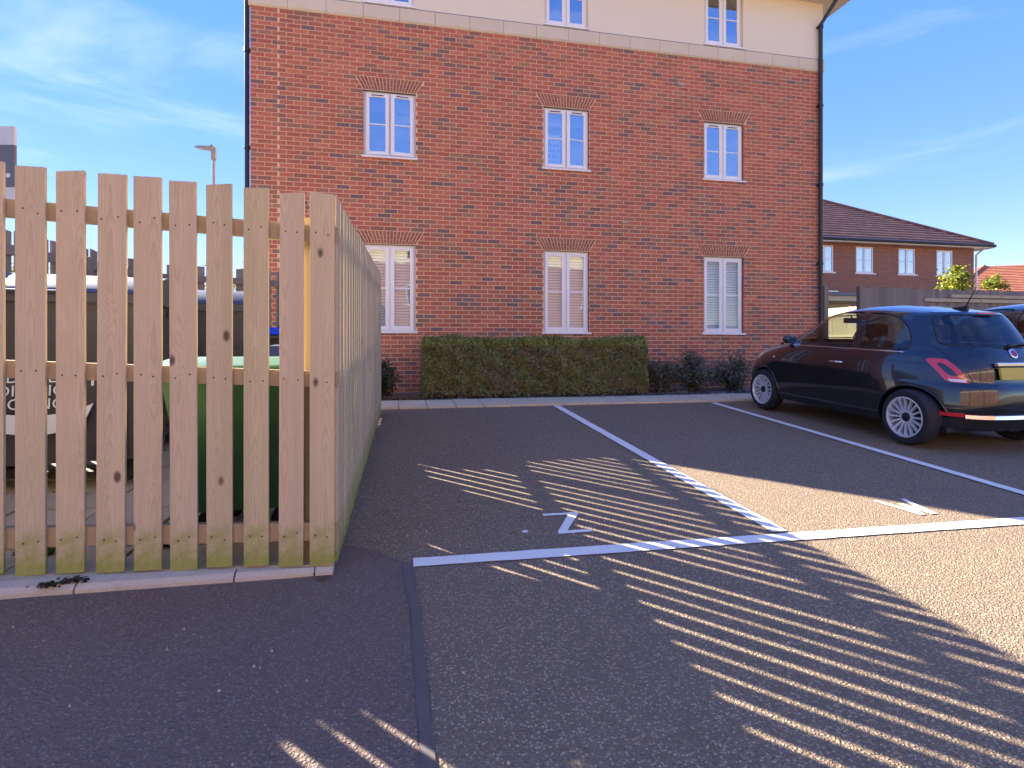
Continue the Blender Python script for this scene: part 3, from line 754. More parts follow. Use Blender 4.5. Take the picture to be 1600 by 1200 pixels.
# roof: soffit, fascia, gutter, hipped slopes
OV = .42
b = MB(); x0, x1, y0, y1 = BX0 - OV, BX1 + OV, YB - OV, YB + D + OV
for (p, q, r_, s_) in ((x0, x1, y0, YB - .003), (x0, BX0 - .013, YB - .003, YB + D), (BX1 + .013, x1, YB - .003, YB + D), (x0, x1, YB + D, y1)): b.box(p, q, r_, s_, ZSOF, ZSOF + .02)
b.build('soffit', 'pale_soffit', bld)
b = MB()
for (p, q, r_, s_) in ((x0 - .02, x1 + .02, y0 - .02, y0), (x0 - .02, x0, y0, y1), (x1, x1 + .02, y0, y1), (x0 - .02, x1 + .02, y1, y1 + .02)): b.box(p, q, r_, s_, ZSOF - .02, ZSOF + .17)
b.build('fascia', 'pale_soffit', bld)
b = MB(); b.tube([(x0 - .07, y0 - .075, ZSOF + .10), (x1 + .07, y0 - .075, ZSOF + .10)], .055, 12); b.tube([(x1 + .075, y0 - .07, ZSOF + .10), (x1 + .075, y1, ZSOF + .10)], .055, 12); b.tube([(x0 - .075, y0 - .07, ZSOF + .10), (x0 - .075, y1, ZSOF + .10)], .055, 12)
b.build('gutter', 'black_plastic', bld, smooth=True)
b = MB(); zr = ZSOF + .18; hh = 3.3; cy = (y0 + y1) / 2; dd = (y1 - y0) / 2
e0, e1 = x0 + dd * .95, x1 - dd * .95
if e0 > e1: e0 = e1 = (x0 + x1) / 2
b.add([(x0 - .05, y0 - .05, zr), (x1 + .05, y0 - .05, zr), (x1 + .05, y1 + .05, zr), (x0 - .05, y1 + .05, zr), (e0, cy, zr + hh), (e1 + .01, cy, zr + hh)], [(0, 1, 5, 4), (1, 2, 5), (2, 3, 4, 5), (3, 0, 4)])
b.build('roof', 'roof_tile', bld, fix=False)
# downpipes
def downpipe(x, y, zt, neck, zb):
    b = MB(); b.tube([(x + neck[0], y + neck[1], ZSOF + .06), (x + neck[0], y + neck[1], ZSOF - .06), (x, y, ZSOF - .06 - .42), (x, y, zb)], .040, 14)
    P = b.build('downpipe', 'black_plastic', bld, smooth=True, angle=50)
    for z in (ZSOF - .52, 6.15, 4.55, 2.95, 1.45):
        c_ = MB(); c_.lathe([(.040, z - .025), (.052, z - .025), (.052, z + .025), (.040, z + .025)], 14, 'z', (x, y, 0)); c_.box(x - .062, x + .062, y + .02, y + .05, z - .018, z + .018); c_.build('pipe_clip', 'black_plastic', P)
downpipe(8.40, YB - .075, ZSOF, (.10, -.42), .46)
downpipe(BX0 - .06, YB + .05, ZSOF, (-.30, 0), .46)
# small pale overflow outlet plates
for (x, z) in ((5.35, 6.33), (4.2, 3.62)):
    b = MB(); b.box(x - .05, x + .05, YB - .006, YB + .01, z - .02, z + .02); b.build('vent_plate', 'kerb_stone', bld)

# ------------------------------------------------------------------ planting
def leaf_mesh(name, pts, nrm, size, cols, parent=None, jitter=.9, world_inv=None, fold=True):
    """pts Nx3, one folded leaf (two triangles each side) per point"""
    N = len(pts); d = RNG.normal(size=(N, 3)); n_ = nrm + jitter * RNG.normal(size=(N, 3)) * .6; n_ /= np.linalg.norm(n_, axis=1)[:, None] + 1e-9
    d -= (d * n_).sum(1)[:, None] * n_; d /= np.linalg.norm(d, axis=1)[:, None] + 1e-9; e = np.cross(n_, d)
    L = size * RNG.uniform(.65, 1.25, N)[:, None]; Wd = L * .32
    a = pts - d * L * .5; b = pts + e * Wd + n_ * L * .10; c = pts + d * L * .5; f = pts - e * Wd + n_ * L * .10
    V = np.stack([a, b, c, f], 1).reshape(-1, 3)
    if world_inv is not None: V = V - np.array(world_inv)
    me = bpy.data.meshes.new(name); me.vertices.add(N * 4); me.vertices.foreach_set('co', V.ravel())
    tri = np.stack([np.array([0, 1, 2, 0, 2, 3])] * N) + np.arange(N)[:, None] * 4
    me.loops.add(N * 6); me.loops.foreach_set('vertex_index', tri.ravel().astype(np.int32)); me.polygons.add(N * 2)
    me.polygons.foreach_set('loop_start', (np.arange(N * 2) * 3).astype(np.int32)); me.polygons.foreach_set('loop_total', np.full(N * 2, 3, np.int32))
    at_ = me.attributes.new('col', 'FLOAT_COLOR', 'FACE'); C = np.repeat(np.concatenate([cols, np.ones((N, 1))], 1), 2, 0); at_.data.foreach_set('color', C.ravel())
    me.update(); me.validate(); me.materials.append(MATS['leaf']); return link(name, me, parent)
def pick(cols, N, var=.3):
    c = np.array(cols)[RNG.integers(0, len(cols), N)]; return c * RNG.uniform(1 - var, 1 + var, (N, 1))
GREEN = [(.21, .225, .055), (.24, .25, .06), (.165, .185, .05), (.28, .28, .08), (.25, .185, .075)]
RUST = [(.32, .17, .085), (.26, .18, .08), (.17, .17, .065)]

def hedge(name, label, x0, x1, y0, y1, zb, zt, N, cols, size=.034, round_=.10):
    g = thing(name, label, 'hedge' if name == 'hedge' else 'shrub', ((x0 + x1) / 2, (y0 + y1) / 2, zb))
    P = []; Nn = []
    while len(P) < N:
        u, v_, q = RNG.uniform(0, 1, 3); s = random.random(); dep = abs(RNG.normal(0, .055))
        if s < .55: p = (x0 + (x1 - x0) * u, y0 + dep, zb + .04 + (zt - zb - .04) * v_); n_ = (0, -1, .25)
        elif s < .82: p = (x0 + (x1 - x0) * u, y0 + (y1 - y0) * v_, zt - dep); n_ = (0, -.1, 1)
        elif s < .91: p = (x0 + dep, y0 + (y1 - y0) * v_, zb + .04 + (zt - zb - .04) * q); n_ = (-1, 0, .2)
        else: p = (x1 - dep, y0 + (y1 - y0) * v_, zb + .04 + (zt - zb - .04) * q); n_ = (1, 0, .2)
        # rounded, uneven edges
        wob = .045 * math.sin(p[0] * 4.1 + p[2] * 3) + .035 * math.sin(p[0] * 11.7 + 2 * p[2] * 9 + p[1] * 6) + .03 * math.sin(p[0] * 23.1 + p[1] * 9)
        dx = max(0, round_ - min(p[0] - x0, x1 - p[0])); dz_ = max(0, round_ - (zt - p[2])); dy = max(0, round_ - (p[1] - y0))
        if (dx * dx + dz_ * dz_ + dy * dy) ** .5 > round_ * 1.18: continue
        k = (p[2] - zb) / (zt - zb)
        if k < .25 and random.random() > .35 + 2.4 * k: continue
        P.append((p[0], p[1] - wob * .8 * (1 if s < .55 else 0), p[2] + wob * (.6 if s >= .55 else 0) + (max(0, RNG.normal(0, .018)) if s >= .55 else 0))); Nn.append(n_)
    P = np.array(P); Nn = np.array(Nn); C = pick(cols, len(P), .35)
    patch = (np.sin(P[:, 0] * 4.3 + 1) * np.sin(P[:, 2] * 6.1 + P[:, 0] * 2)) ; k = (P[:, 2] - zb) / (zt - zb)
    rm = (patch > .35) & (k < .85) & (RNG.uniform(size=len(P)) < .55); C[rm] = pick(RUST, int(rm.sum()), .3)
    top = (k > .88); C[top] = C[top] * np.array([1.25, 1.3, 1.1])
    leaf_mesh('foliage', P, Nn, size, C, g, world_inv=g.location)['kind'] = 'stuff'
    st = MB()
    for i in range(int((x1 - x0) * 16)):
        X, Y = random.uniform(x0 + .05, x1 - .05), random.uniform(y0 + .08, y1 - .08); top_ = zt - random.uniform(.06, .14); pp = [(X, Y, zb - .03)]
        for j in range(1, 5): pp.append((X + random.uniform(-.06, .06) * j, min(y1, max(y0 + .05, Y + random.uniform(-.05, .05) * j)), zb + (top_ - zb) * j / 4))
        st.tube(pp, [.009, .008, .006, .005, .003], 5)
        for j in range(1, 4):
            for _ in range(4):
                b0 = Vector(pp[j]); st.tube([b0, b0 + Vector((random.uniform(-.14, .14), random.uniform(-.14, .10), random.uniform(.03, .17)))], [.004, .002], 4, cap=False)
    st.build('stems', 'bark', g)['kind'] = 'stuff'
    sh = MB(); SP = []
    for i in range(46):
        b0 = Vector((random.uniform(x0 + .05, x1 - .05), random.uniform(y0 + .02, y1), zt - .03)); tp_ = b0 + Vector((random.uniform(-.05, .05), random.uniform(-.05, .03), random.uniform(.05, .13))); sh.tube([b0, tp_], [.003, .0015], 4, cap=False)
        SP += [tuple(b0.lerp(tp_, random.random()) + Vector(RNG.normal(0, .012, 3))) for _ in range(7)]
    sh.build('shoots', 'bark', g)['kind'] = 'stuff'
    leaf_mesh('shoot_leaves', np.array(SP), np.tile((0, -.5, .6), (len(SP), 1)), size, pick(cols, len(SP), .3) * 1.2, g, world_inv=g.location)['kind'] = 'stuff'
    return g
hedge('hedge', 'long clipped boxy green hedge under the middle ground floor window', .40, 4.22, 8.70, 9.40, .44, 1.405, 36000, GREEN, .042)
def shrub(label, cx, cy, rx, ry, h, N, cols, size=.05, zb=.44, name='shrub', group='low shrubs beside the clipped hedge'):
    g = thing(name, label, 'shrub', (cx, cy, zb), 0, group); P = []; Nn = []
    st = MB(); tips = []
    for i in range(26):
        a = random.uniform(0, 6.28); r_ = random.uniform(.2, 1.0); tip = Vector((cx + rx * r_ * math.cos(a), cy + ry * r_ * math.sin(a), zb + h * (1.02 - .55 * r_ * r_) * random.uniform(.75, 1.08)))
        b0 = Vector((cx + random.uniform(-.08, .08), cy + random.uniform(-.06, .06), zb - .03)); mid = b0.lerp(tip, .5) + Vector((0, 0, .06)); st.tube([b0, mid, tip], [.010, .006, .003], 5); tips.append((b0, mid, tip))
    for i in range(N):
        b0, mid, tip = random.choice(tips); t_ = random.random() ** .6; p = (b0.lerp(mid, t_ * 2) if t_ < .5 else mid.lerp(tip, t_ * 2 - 1)) + Vector(RNG.normal(0, .055, 3))
        p.z = max(p.z, zb + .01); P.append(p[:]); Nn.append((random.uniform(-.5, .5), -.4, .9))
    leaf_mesh('foliage', np.array(P), np.array(Nn), size, pick(cols, N, .35), g, world_inv=g.location)['kind'] = 'stuff'
    st.build('stems', 'bark', g)['kind'] = 'stuff'
DK = [(.12, .14, .06), (.16, .18, .085), (.20, .155, .10), (.23, .21, .13)]
shrub('loose dark shrub touching the right-hand end of the clipped hedge', 4.62, 9.05, .48, .35, .62, 2600, DK)
shrub('taller loose shrub under the window beside the parked black car', 5.28, 9.10, .45, .35, .76, 3000, DK)
shrub('loose shrub hidden partly by the front wheel of the black car', 6.15, 9.10, .55, .35, .70, 2600, DK)
shrub('loose shrub at the far end of the picket run by the wall', -.22, 9.10, .30, .32, .66, 2200, [(.045, .065, .02), (.075, .08, .03)])
N = 1500; P = np.stack([RNG.uniform(-.6, 6.5, N), RNG.uniform(8.60, 8.95, N), np.full(N, .462)], 1); k = RNG.uniform(size=N) < .35; P[k, 0] = RNG.uniform(-.35, .45, int(k.sum())); P[:, 2] = .445 + .05 * RNG.uniform(size=N)
o = leaf_mesh('leaf_litter', P, np.tile((0, 0, 1.), (N, 1)), .045, pick([(.22, .12, .05), (.16, .085, .04), (.30, .19, .09), (.10, .06, .035)], N, .3)); tag(o, 'dry brown fallen leaves lying along the planting bed', 'leaves', kind='stuff')

# ------------------------------------------------------------------ bins
def text_mesh(body, size, depth, name, parent, M, mat, align='CENTER', line=1.0):
    cu = bpy.data.curves.new('lettering', 'FONT'); cu.body = body; cu.size = size; cu.extrude = depth; cu.align_x = align; cu.space_line = line; cu.resolution_u = 3
    ob = bpy.data.objects.new('lettering', cu); COL.objects.link(ob)
    dg = bpy.context.evaluated_depsgraph_get(); me = bpy.data.meshes.new_from_object(ob.evaluated_get(dg)); bpy.data.objects.remove(ob); bpy.data.curves.remove(cu)
    me.transform(M); me.name = name; me.materials.clear(); me.materials.append(MATS[mat]); return link(name, me, parent)
def floor_z(x, y): return H(x, y) + .042
def big_bin(label, x, y, rot, body_mat='bin_grey', W=1.26, Dp=.98, h=1.26, logo=True, dome=.155):
    """four-wheeled bin: tapered ribbed body, rim, domed lid; local -y is the front"""
    g = thing('wheeled_bin', label, 'bin', (x, y, floor_z(x, y)), rot)
    b = MB(); z0 = .17; tp = .10
    lo = [(-W / 2 + tp, -Dp / 2 + tp), (W / 2 - tp, -Dp / 2 + tp), (W / 2 - tp, Dp / 2 - tp), (-W / 2 + tp, Dp / 2 - tp)]; hi = [(-W / 2, -Dp / 2), (W / 2, -Dp / 2), (W / 2, Dp / 2), (-W / 2, Dp / 2)]
    b.hexa([(*p, z0) for p in lo] + [(*p, h) for p in hi])
    B = b.build('body', body_mat, g, local=True)
    for u in (-.36, -.12, .12, .36):
        rb = MB(); 
        if abs(u) > .2 or not logo:
            rb.hexa([(u * W - .02, -Dp / 2 + tp - .012, z0 + .03), (u * W + .02, -Dp / 2 + tp - .012, z0 + .03), (u * W + .02, -Dp / 2 + tp + .02, z0 + .03), (u * W - .02, -Dp / 2 + tp + .02, z0 + .03),
                     (u * W - .02, -Dp / 2 - .012, h - .08), (u * W + .02, -Dp / 2 - .012, h - .08), (u * W + .02, -Dp / 2 + .02, h - .08), (u * W - .02, -Dp / 2 + .02, h - .08)]); rb.build('rib', body_mat, B, local=True)
    r_ = MB(); e = .035
    for (a, c, p, q) in ((-W / 2 - e, W / 2 + e, -Dp / 2 - e, -Dp / 2 + .02), (-W / 2 - e, W / 2 + e, Dp / 2 - .02, Dp / 2 + e), (-W / 2 - e, -W / 2 + .02, -Dp / 2 + .02, Dp / 2 - .02), (W / 2 - .02, W / 2 + e, -Dp / 2 + .02, Dp / 2 - .02)): r_.box(a, c, p, q, h - .05, h + .012)
    r_.build('rim', body_mat, g, local=True)
    l_ = MB(); n = 14; prof = [(-Dp / 2 - .03 + (Dp + .06) * i / n, h + .016 + dome * math.sin(math.pi * i / n) ** .75) for i in range(n + 1)]
    vs = [(-W / 2 - .02, *p) for p in prof] + [(W / 2 + .02, *p) for p in prof]; k = n + 1
    l_.add(vs, [(i, i + 1, i + 1 + k, i + k) for i in range(n)] + [tuple(range(k))[::-1], tuple(range(k, 2 * k)), (0, k, 2 * k - 1, k - 1)])
    L_ = l_.build('lid', body_mat, g, local=True, smooth=True, angle=40)
    hd = MB(); hd.tube([(-.22, -Dp / 2 - .05, h - .01), (-.20, -Dp / 2 - .075, h + .01), (.20, -Dp / 2 - .075, h + .01), (.22, -Dp / 2 - .05, h - .01)], .012, 8); hd.build('handle', body_mat, L_, local=True)
    for sx in (-1, 1):
        tb = MB(); tb.lathe([(0, sx * (W / 2 + .075)), (.026, sx * (W / 2 + .075)), (.026, sx * (W / 2)), (0, sx * W / 2)], 12, 'y'); tb.v = [(p[1], p[0], p[2] + h - .10) for p in tb.v]; tb.build('trunnion', body_mat, g, local=True)
        for sy in (-1, 1):
            wh = MB(); c_ = (sx * (W / 2 - .20), sy * (Dp / 2 - .20), .085); wh.lathe([(.0, -.022), (.075, -.022), (.085, -.012), (.085, .012), (.075, .022), (0, .022)], 18, 'y', c_); wh.box(c_[0] - .03, c_[0] + .03, c_[1] - .035, c_[1] + .035, .155, .175); wh.build('castor', 'rubber', g, local=True)
    if logo:
        ang = math.atan2(tp, h - z0); yz = lambda z: -Dp / 2 + tp * (h - z) / (h - z0) - .006
        M = Matrix.Translation((0, yz(.70), .70)) @ Matrix.Rotation(R(90) - ang, 4, 'X')
        text_mesh('DOVER\nDISTRICT\nCOUNCIL', .098, .0006, 'lettering', B, M, 'print_white', line=.86)
        pl_ = MB(); seg = 22
        out = [(.30 * math.cos(a), .30 * math.sin(a)) for a in [math.pi * (-.03 + 1.06 * i / seg) for i in range(seg + 1)]]; inn = [(.285 * math.cos(a), .285 * math.sin(a)) for a in [math.pi * (-.03 + 1.06 * i / seg) for i in range(seg + 1)]]
        for i in range(seg): pl_.add([(*out[i], 0), (*out[i + 1], 0), (*inn[i + 1], 0), (*inn[i], 0)], [(0, 1, 2, 3)])
        pl_.add([(-.30, -.14, 0), (-.24, -.30, 0), (0, -.34, 0), (.24, -.30, 0), (.30, -.14, 0), (.20, -.19, 0), (0, -.215, 0), (-.20, -.19, 0)], [(0, 1, 7), (1, 2, 6, 7), (2, 3, 5, 6), (3, 4, 5)])
        pl_.v = [tuple((M @ Matrix.Translation((0, 0, .002))) @ Vector(p)) for p in pl_.v]; pl_.build('printed_emblem', 'print_white', B, local=True, fix=False)
    return g
big_bin('large dark grey four-wheeled bin with council lettering beside the front pickets', -2.30, 4.46, R(9))
big_bin('large dark grey four-wheeled bin with council lettering behind another bin', -2.05, 5.72, R(10), h=1.24)
big_bin('large dark grey bin without lettering against the rear pickets', -2.40, 6.82, R(4), logo=False, W=1.1, h=1.20, Dp=.8)
big_bin('low dark green four-wheeled bin just inside the front pickets', -.80, 3.47, R(2), 'bin_green', W=.78, Dp=.76, h=.935, logo=False, dome=.04)
def wheelie(label, x, y, rot, body, lid, h=1.02):
    g = thing('wheelie_bin', label, 'bin', (x, y, floor_z(x, y)), rot); b = MB()
    b.hexa([(-.20, -.20, .05), (.20, -.20, .05), (.20, .24, .05), (-.20, .24, .05), (-.28, -.33, h - .08), (.28, -.33, h - .08), (.28, .33, h - .08), (-.28, .33, h - .08)]); b.build('body', body, g, local=True)
    r_ = MB(); r_.chbox(-.30, .30, -.36, .36, h - .10, h - .05, .012); r_.build('rim', body, g, local=True)
    l_ = MB(); l_.hexa([(-.30, -.38, h - .046), (.30, -.38, h - .046), (.30, .36, h - .046), (-.30, .36, h - .046), (-.25, -.30, h + .035), (.25, -.30, h + .035), (.25, .36, h + .05), (-.25, .36, h + .05)]); l_.build('lid', lid, g, local=True)
    hb = MB(); hb.tube([(-.24, .40, h - .03), (.24, .40, h - .03)], .014, 8); hb.box(-.20, -.17, .34, .41, h - .06, h - .02); hb.box(.17, .20, .34, .41, h - .06, h - .02); hb.build('handle', body, g, local=True)
    for s in (-1, 1):
        wh = MB(); wh.lathe([(0, -.02), (.085, -.025), (.10, -.015), (.10, .015), (.085, .025), (0, .02)], 18, 'y', (0, 0, 0)); wh.v = [(p[1] + s * .25, p[0] + .26, p[2] + .10) for p in wh.v]; wh.build('wheel', 'rubber', g, local=True)
wheelie('black wheelie bin with a bright blue lid near the rear pickets', -1.50, 6.98, R(12), 'bin_grey', 'bin_blue')
wheelie('extra black wheelie bin with a blue lid beside the long picket run', -.72, 6.58, R(-8), 'bin_grey', 'bin_blue', 1.0)  # extra bin, set here to block low sun towards the far pickets
wheelie('extra dark wheelie bin with a grey lid behind the low green bin', -.72, 4.72, R(6), 'bin_grey', 'bin_grey', .96)  # extra bin, put here to stop sun through the lower picket gaps
# small litter inside and on the tarmac
def leaf_thing(name, label, cat, x, y, size, col, dz=.006, rot=0):
    g = MB(); n = 9; g.col = col; pts = []
    for i in range(n * 2):
        a = math.pi * i / n; r_ = size * (1 if i % 2 == 0 else .55) * random.uniform(.8, 1.1) * (.6 + .4 * abs(math.cos(a)))
        pts.append((x + r_ * math.cos(a + rot), y + r_ * .75 * math.sin(a + rot)))
    z = lambda p, q, k: (p, q, H(p, q) + dz + k + .25 * abs(p - x) * random.uniform(.2, .6))
    g.prism(pts, lambda p, q: z(p, q, 0), lambda p, q: z(p, q, .0015)); o = g.build(name, 'leaf'); tag(o, label, cat); return o
leaf_thing('fallen_leaf', 'curled brown leaf on the dark tarmac by the fence corner', 'leaf', *gnd(505, 908), .045, (.20, .11, .065), .012)
leaf_thing('fallen_leaf', 'small yellow leaf beside the end of the bay line', 'leaf', *gnd(589, 858), .014, (.55, .34, .03), .010)
p = gnd(820, 832); b = MB(); b.prism([(p[0] - .018, p[1] - .01), (p[0] + .012, p[1] - .016), (p[0] + .02, p[1] + .008), (p[0] - .008, p[1] + .014)], lambda a, c: (a, c, H(a, c) + .005), lambda a, c: (a, c, H(a, c) + .009 + .1 * abs(a - p[0]))); tag(b.build('paper_scrap', 'litter_white'), 'tiny white paper scrap left of the letter Z', 'litter')
p = (-1.86, 3.28); b = MB(); b.prism([(p[0] - .05, p[1] - .02), (p[0] + .04, p[1] - .03), (p[0] + .06, p[1] + .02), (p[0] - .03, p[1] + .03)], lambda a, c: (a, c, floor_z(a, c) + .004), lambda a, c: (a, c, floor_z(a, c) + .012 + .2 * abs(a - p[0]))); tag(b.build('paper_scrap', 'litter_white'), 'crumpled white scrap on the bin store flags', 'litter')
for i, (x, y) in enumerate(((-1.45, 3.25), (-1.2, 3.18), (-1.72, 3.12))):
    N = 160; P = np.stack([RNG.normal(x, .035, N), RNG.normal(y, .025, N), np.zeros(N)], 1); P[:, 2] = [floor_z(*q[:2]) + .01 + abs(RNG.normal(0, .022)) for q in P]
    o = leaf_mesh('weed', P, np.tile((0, 0, 1.), (N, 1)), .034, pick([(.07, .14, .02), (.10, .18, .03)], N)); tag(o, ('green weed between the flags in front of the grey bin lettering', 'green weed between the flags beside the low green bin', 'green weed between the flags near the white scrap')[i], 'plant', 'weeds between the flags')
for i, (px, py) in enumerate(((112, 908), (75, 915))):
    x, y = gnd(px, py, .045); N = 70; P = np.stack([RNG.normal(x, .028, N), RNG.normal(y, .012, N), np.zeros(N)], 1); P[:, 2] = [H(*q[:2]) + .045 + abs(RNG.normal(0, .006)) for q in P]
    o = leaf_mesh('dirt_clump', P, np.tile((0, 0, 1.), (N, 1)), .022, pick([(.05, .035, .025), (.07, .045, .03), (.06, .10, .02)] if i else [(.05, .035, .025), (.08, .05, .03)], N)); tag(o, ('clump of dark dead leaves on the kerb stone' if i == 0 else 'leaf scraps with a green weed on the kerb stone'), 'leaves')

# ------------------------------------------------------------------ street lamp, board, things on the left
x, y = ray(334, 250).x * 14.2, ray(334, 250).y * 14.2
zt = ZC + (HORIZ - 232) / F_PX * 14.2
g = thing('street_lamp', 'slender grey street lamp with a flat arm above the pickets', 'lamp', (x, y, .5))
b = MB(); b.tube([(x, y, .45), (x, y, 1.9), (x, y, 1.95), (x, y, zt - .25)], [.075, .075, .05, .036], 12); b.build('column', 'lamp_grey', g, smooth=True, angle=40)
b = MB(); d = Vector((-_c, _s, 0)); b.chbox(-.055, .055, -.055, .055, -.30, .03, .015); b.v = [(p[0] + x, p[1] + y, p[2] + zt) for p in b.v]; b.build('bracket', 'lamp_grey', g)
b = MB(); c0 = Vector((x, y, zt)); e = Vector((_s, _c, 0)); up = Vector((0, 0, 1))
pts = []
for (u, wd, t0, t1) in ((-.02, .06, -.06, .055), (.16, .10, -.035, .045), (.34, .10, -.01, .055), (.47, .05, .018, .05)): pts.append([c0 + d * u + e * wd + up * t0, c0 + d * u - e * wd + up * t0, c0 + d * u - e * wd * .8 + up * t1, c0 + d * u + e * wd * .8 + up * t1])
for a, c_ in zip(pts[:-1], pts[1:]): b.hexa([a[0], a[1], c_[1], c_[0], a[3], a[2], c_[2], c_[3]])
b.build('lamp_head', 'lamp_grey', g)
b = MB(); b.lathe([(0, .04), (.03, .04), (.03, .085), (.018, .10), (0, .10)], 10, 'z', (x + d.x * .07, y + d.y * .07, zt)); b.build('light_sensor', 'black_plastic', g)

zz = 9.0; r_ = ray(0, 540); g0 = Vector((r_.x * zz, r_.y * zz, 0)); ztop = ZC + (HORIZ - 197) / F_PX * zz; zbot = ZC + (HORIZ - 312) / F_PX * zz; xr = Vector((_c, -_s, 0)) * (22 * zz / F_PX)
g = thing('notice_board', 'tall grey and white notice board standing behind the bin store', 'sign', (g0.x - .6, g0.y + .12, .5)); hN = ztop - zbot
def board(z0, z1, mat, name, dy, par):
    b = MB(); l = -1.5
    q = [g0 + Vector((_c, -_s, 0)) * l + Vector((_s, _c, 0)) * dy, g0 + xr + Vector((_s, _c, 0)) * dy, g0 + xr + Vector((_s, _c, 0)) * .05, g0 + Vector((_c, -_s, 0)) * l + Vector((_s, _c, 0)) * .05]
    b.hexa([(p.x, p.y, z0) for p in q] + [(p.x, p.y, z1) for p in q]); return b.build(name, mat, par)
board(zbot, zbot + hN * .17, 'sign_pale', 'lower_panel', 0, g); pd = board(zbot + hN * .17 + .002, zbot + hN * .745, 'sign_grey', 'dark_panel', 0, g); board(zbot + hN * .745 + .002, ztop, 'sign_pale', 'top_panel', 0, g)
b = MB()
for i in range(7):
    a = i * .9; c_ = g0 + xr * .58 + Vector((0, 0, zbot + hN * .33)); e1 = Vector((_c, -_s, 0)); o_ = Vector((-_s, -_c, 0)) * .003
    tip = c_ + e1 * .05 * math.cos(a) + Vector((0, 0, .05 * math.sin(a))); sd_ = (e1 * -math.sin(a) + Vector((0, 0, math.cos(a)))) * .012
    b.add([c_ + o_, c_.lerp(tip, .5) + sd_ + o_, tip + o_, c_.lerp(tip, .5) - sd_ + o_], [(0, 1, 2, 3)])
b.build('printed_flower', 'paper', pd, fix=False)
for u in (-1.3, -.6):
    b = MB(); q = g0 + Vector((_c, -_s, 0)) * u + Vector((_s, _c, 0)) * .11; b.box(q.x - .045, q.x + .045, q.y - .045, q.y + .045, .40, ztop - .1); b.build('post', 'grey_wood', g)

def tree(label, x, y, zb, h, rx, rz, N, cols, size, name='tree', trunk_r=.05, lean=.0, group=None, zc=None, clumps=26):
    g = thing(name, label, 'tree', (x, y, zb), 0, group); zc = zc or zb + h - rz; tr_ = MB(); P = []; cl = []
    top = Vector((x + lean, y, zb + h * .93)); tr_.tube([(x, y, zb - .1), (x + lean * .3, y, zb + h * .35), (x + lean * .7, y, zb + h * .7), top], [trunk_r, trunk_r * .8, trunk_r * .5, trunk_r * .15], 8)
    for i in range(clumps):
        u = RNG.normal(size=3); u /= np.linalg.norm(u); r_ = random.uniform(.25, 1) ** .6; c_ = Vector((x + lean * .6 + rx * r_ * u[0], y + rx * r_ * u[1], zc + rz * r_ * u[2])); cl.append((c_, random.uniform(.14, .34) * rx))
        s_ = Vector((x + lean * .4, y, min(c_.z - .1, zb + h * random.uniform(.3, .75)))); tr_.tube([s_, s_.lerp(c_, .5) + Vector((0, 0, .05 * h * random.random())), c_], [trunk_r * .4, trunk_r * .25, trunk_r * .08], 5, cap=False)
    tr_.build('trunk', 'bark', g)
    for i in range(N):
        c_, r_ = random.choice(cl); P.append(tuple(c_ + Vector(RNG.normal(0, 1, 3)) * r_ * .62))
    leaf_mesh('crown', np.array(P), np.tile((0, -.2, 1.), (N, 1)), size, pick(cols, N, .35), g, world_inv=g.location)
    return g
LIME = [(.30, .30, .02), (.24, .28, .025), (.36, .32, .03), (.17, .22, .03)]
tree('yellow green young tree seen through the rear pickets', -4.3, 13.2, .5, 2.5, 1.0, .9, 3200, LIME, .09)
tree('yellow green bushy tree beyond the side pickets', -8.2, 13.5, .5, 2.4, 1.3, .9, 3000, LIME, .10)
q, qt = at_y(1494, 438, 13.6), at_y(1494, 414, 13.6)
tree('bright yellow green sapling above the grey fence, before the brick house', q.x, 13.6, .5, qt.z - .5, .46, (qt.z - q.z) * 1.05, 1500, LIME, .10, 'sapling', .025, group='saplings behind the grey fence', zc=q.z - .05, clumps=26)
q, qt = at_y(1552, 442, 13.6), at_y(1556, 400, 13.6)
tree('yellow green sapling with thin bare top above the grey fence', q.x, 13.6, .5, qt.z - .5, .44, .22, 900, LIME, .09, 'sapling', .022, lean=.12, group='saplings behind the grey fence', zc=q.z - .02, clumps=20)

# ------------------------------------------------------------------ right-hand boundary
GY = 10.3
gx0 = at_y(1348, 450, GY).x; zg0 = at_y(1348, 449, GY).z; zg1 = at_y(1600, 453.5, GY).z
g = thing('board_fence', 'weathered grey close-board fence behind the parked cars', 'fence', (gx0, GY, .5))
PB = []
for k in range(5):
    b = MB(); hgt = 2.05 + random.uniform(-.01, .01); b.hexa([(0, 0, 0), (.118, -.012, 0), (.118, .004, 0), (0, .012, 0), (0, 0, hgt), (.118, -.012, hgt + random.uniform(-.01, .01)), (.118, .004, hgt), (0, .012, hgt)]); PB.append(b.mesh('fence_board', 'grey_wood'))
for i in range(64):
    o = bpy.data.objects.new('fence_board', random.choice(PB)); COL.objects.link(o); o.parent = g; o.location = (.102 * i, random.uniform(-.003, .003), zg0 - .5 - 2.05 + random.uniform(-.012, .012)); o.rotation_euler = (0, R(random.uniform(-.3, .3)), 0)
for (a, c, z, t_) in ((1.62, 6.5, zg0 - .5 - .29, .075), (2.35, 6.5, zg0 - .5 - .185, .07)):
    b = MB(); b.box(a, c, -.055, -.018, z, z + t_); b.build('batten', 'pale_wood', g, local=True)
b = MB(); b.box(-.10, -.005, -.03, .07, -.1, zg0 - .5 + .02); b.build('post', 'grey_wood', g, local=True)
q0, q1 = at_y(1285.5, 447, GY - .3), at_y(1293, 447, GY - .3)
b = MB(); b.chbox(q0.x, q0.x + .10, GY - .35, GY - .25, .40, q0.z, .006); tag(b.build('gate_post', 'grey_wood'), 'square grey timber gate post at the corner of the flats', 'post')
g = thing('board_fence', 'sunlit pale timber fence beyond the gateway', 'fence', (13.1, 13.0, .5))
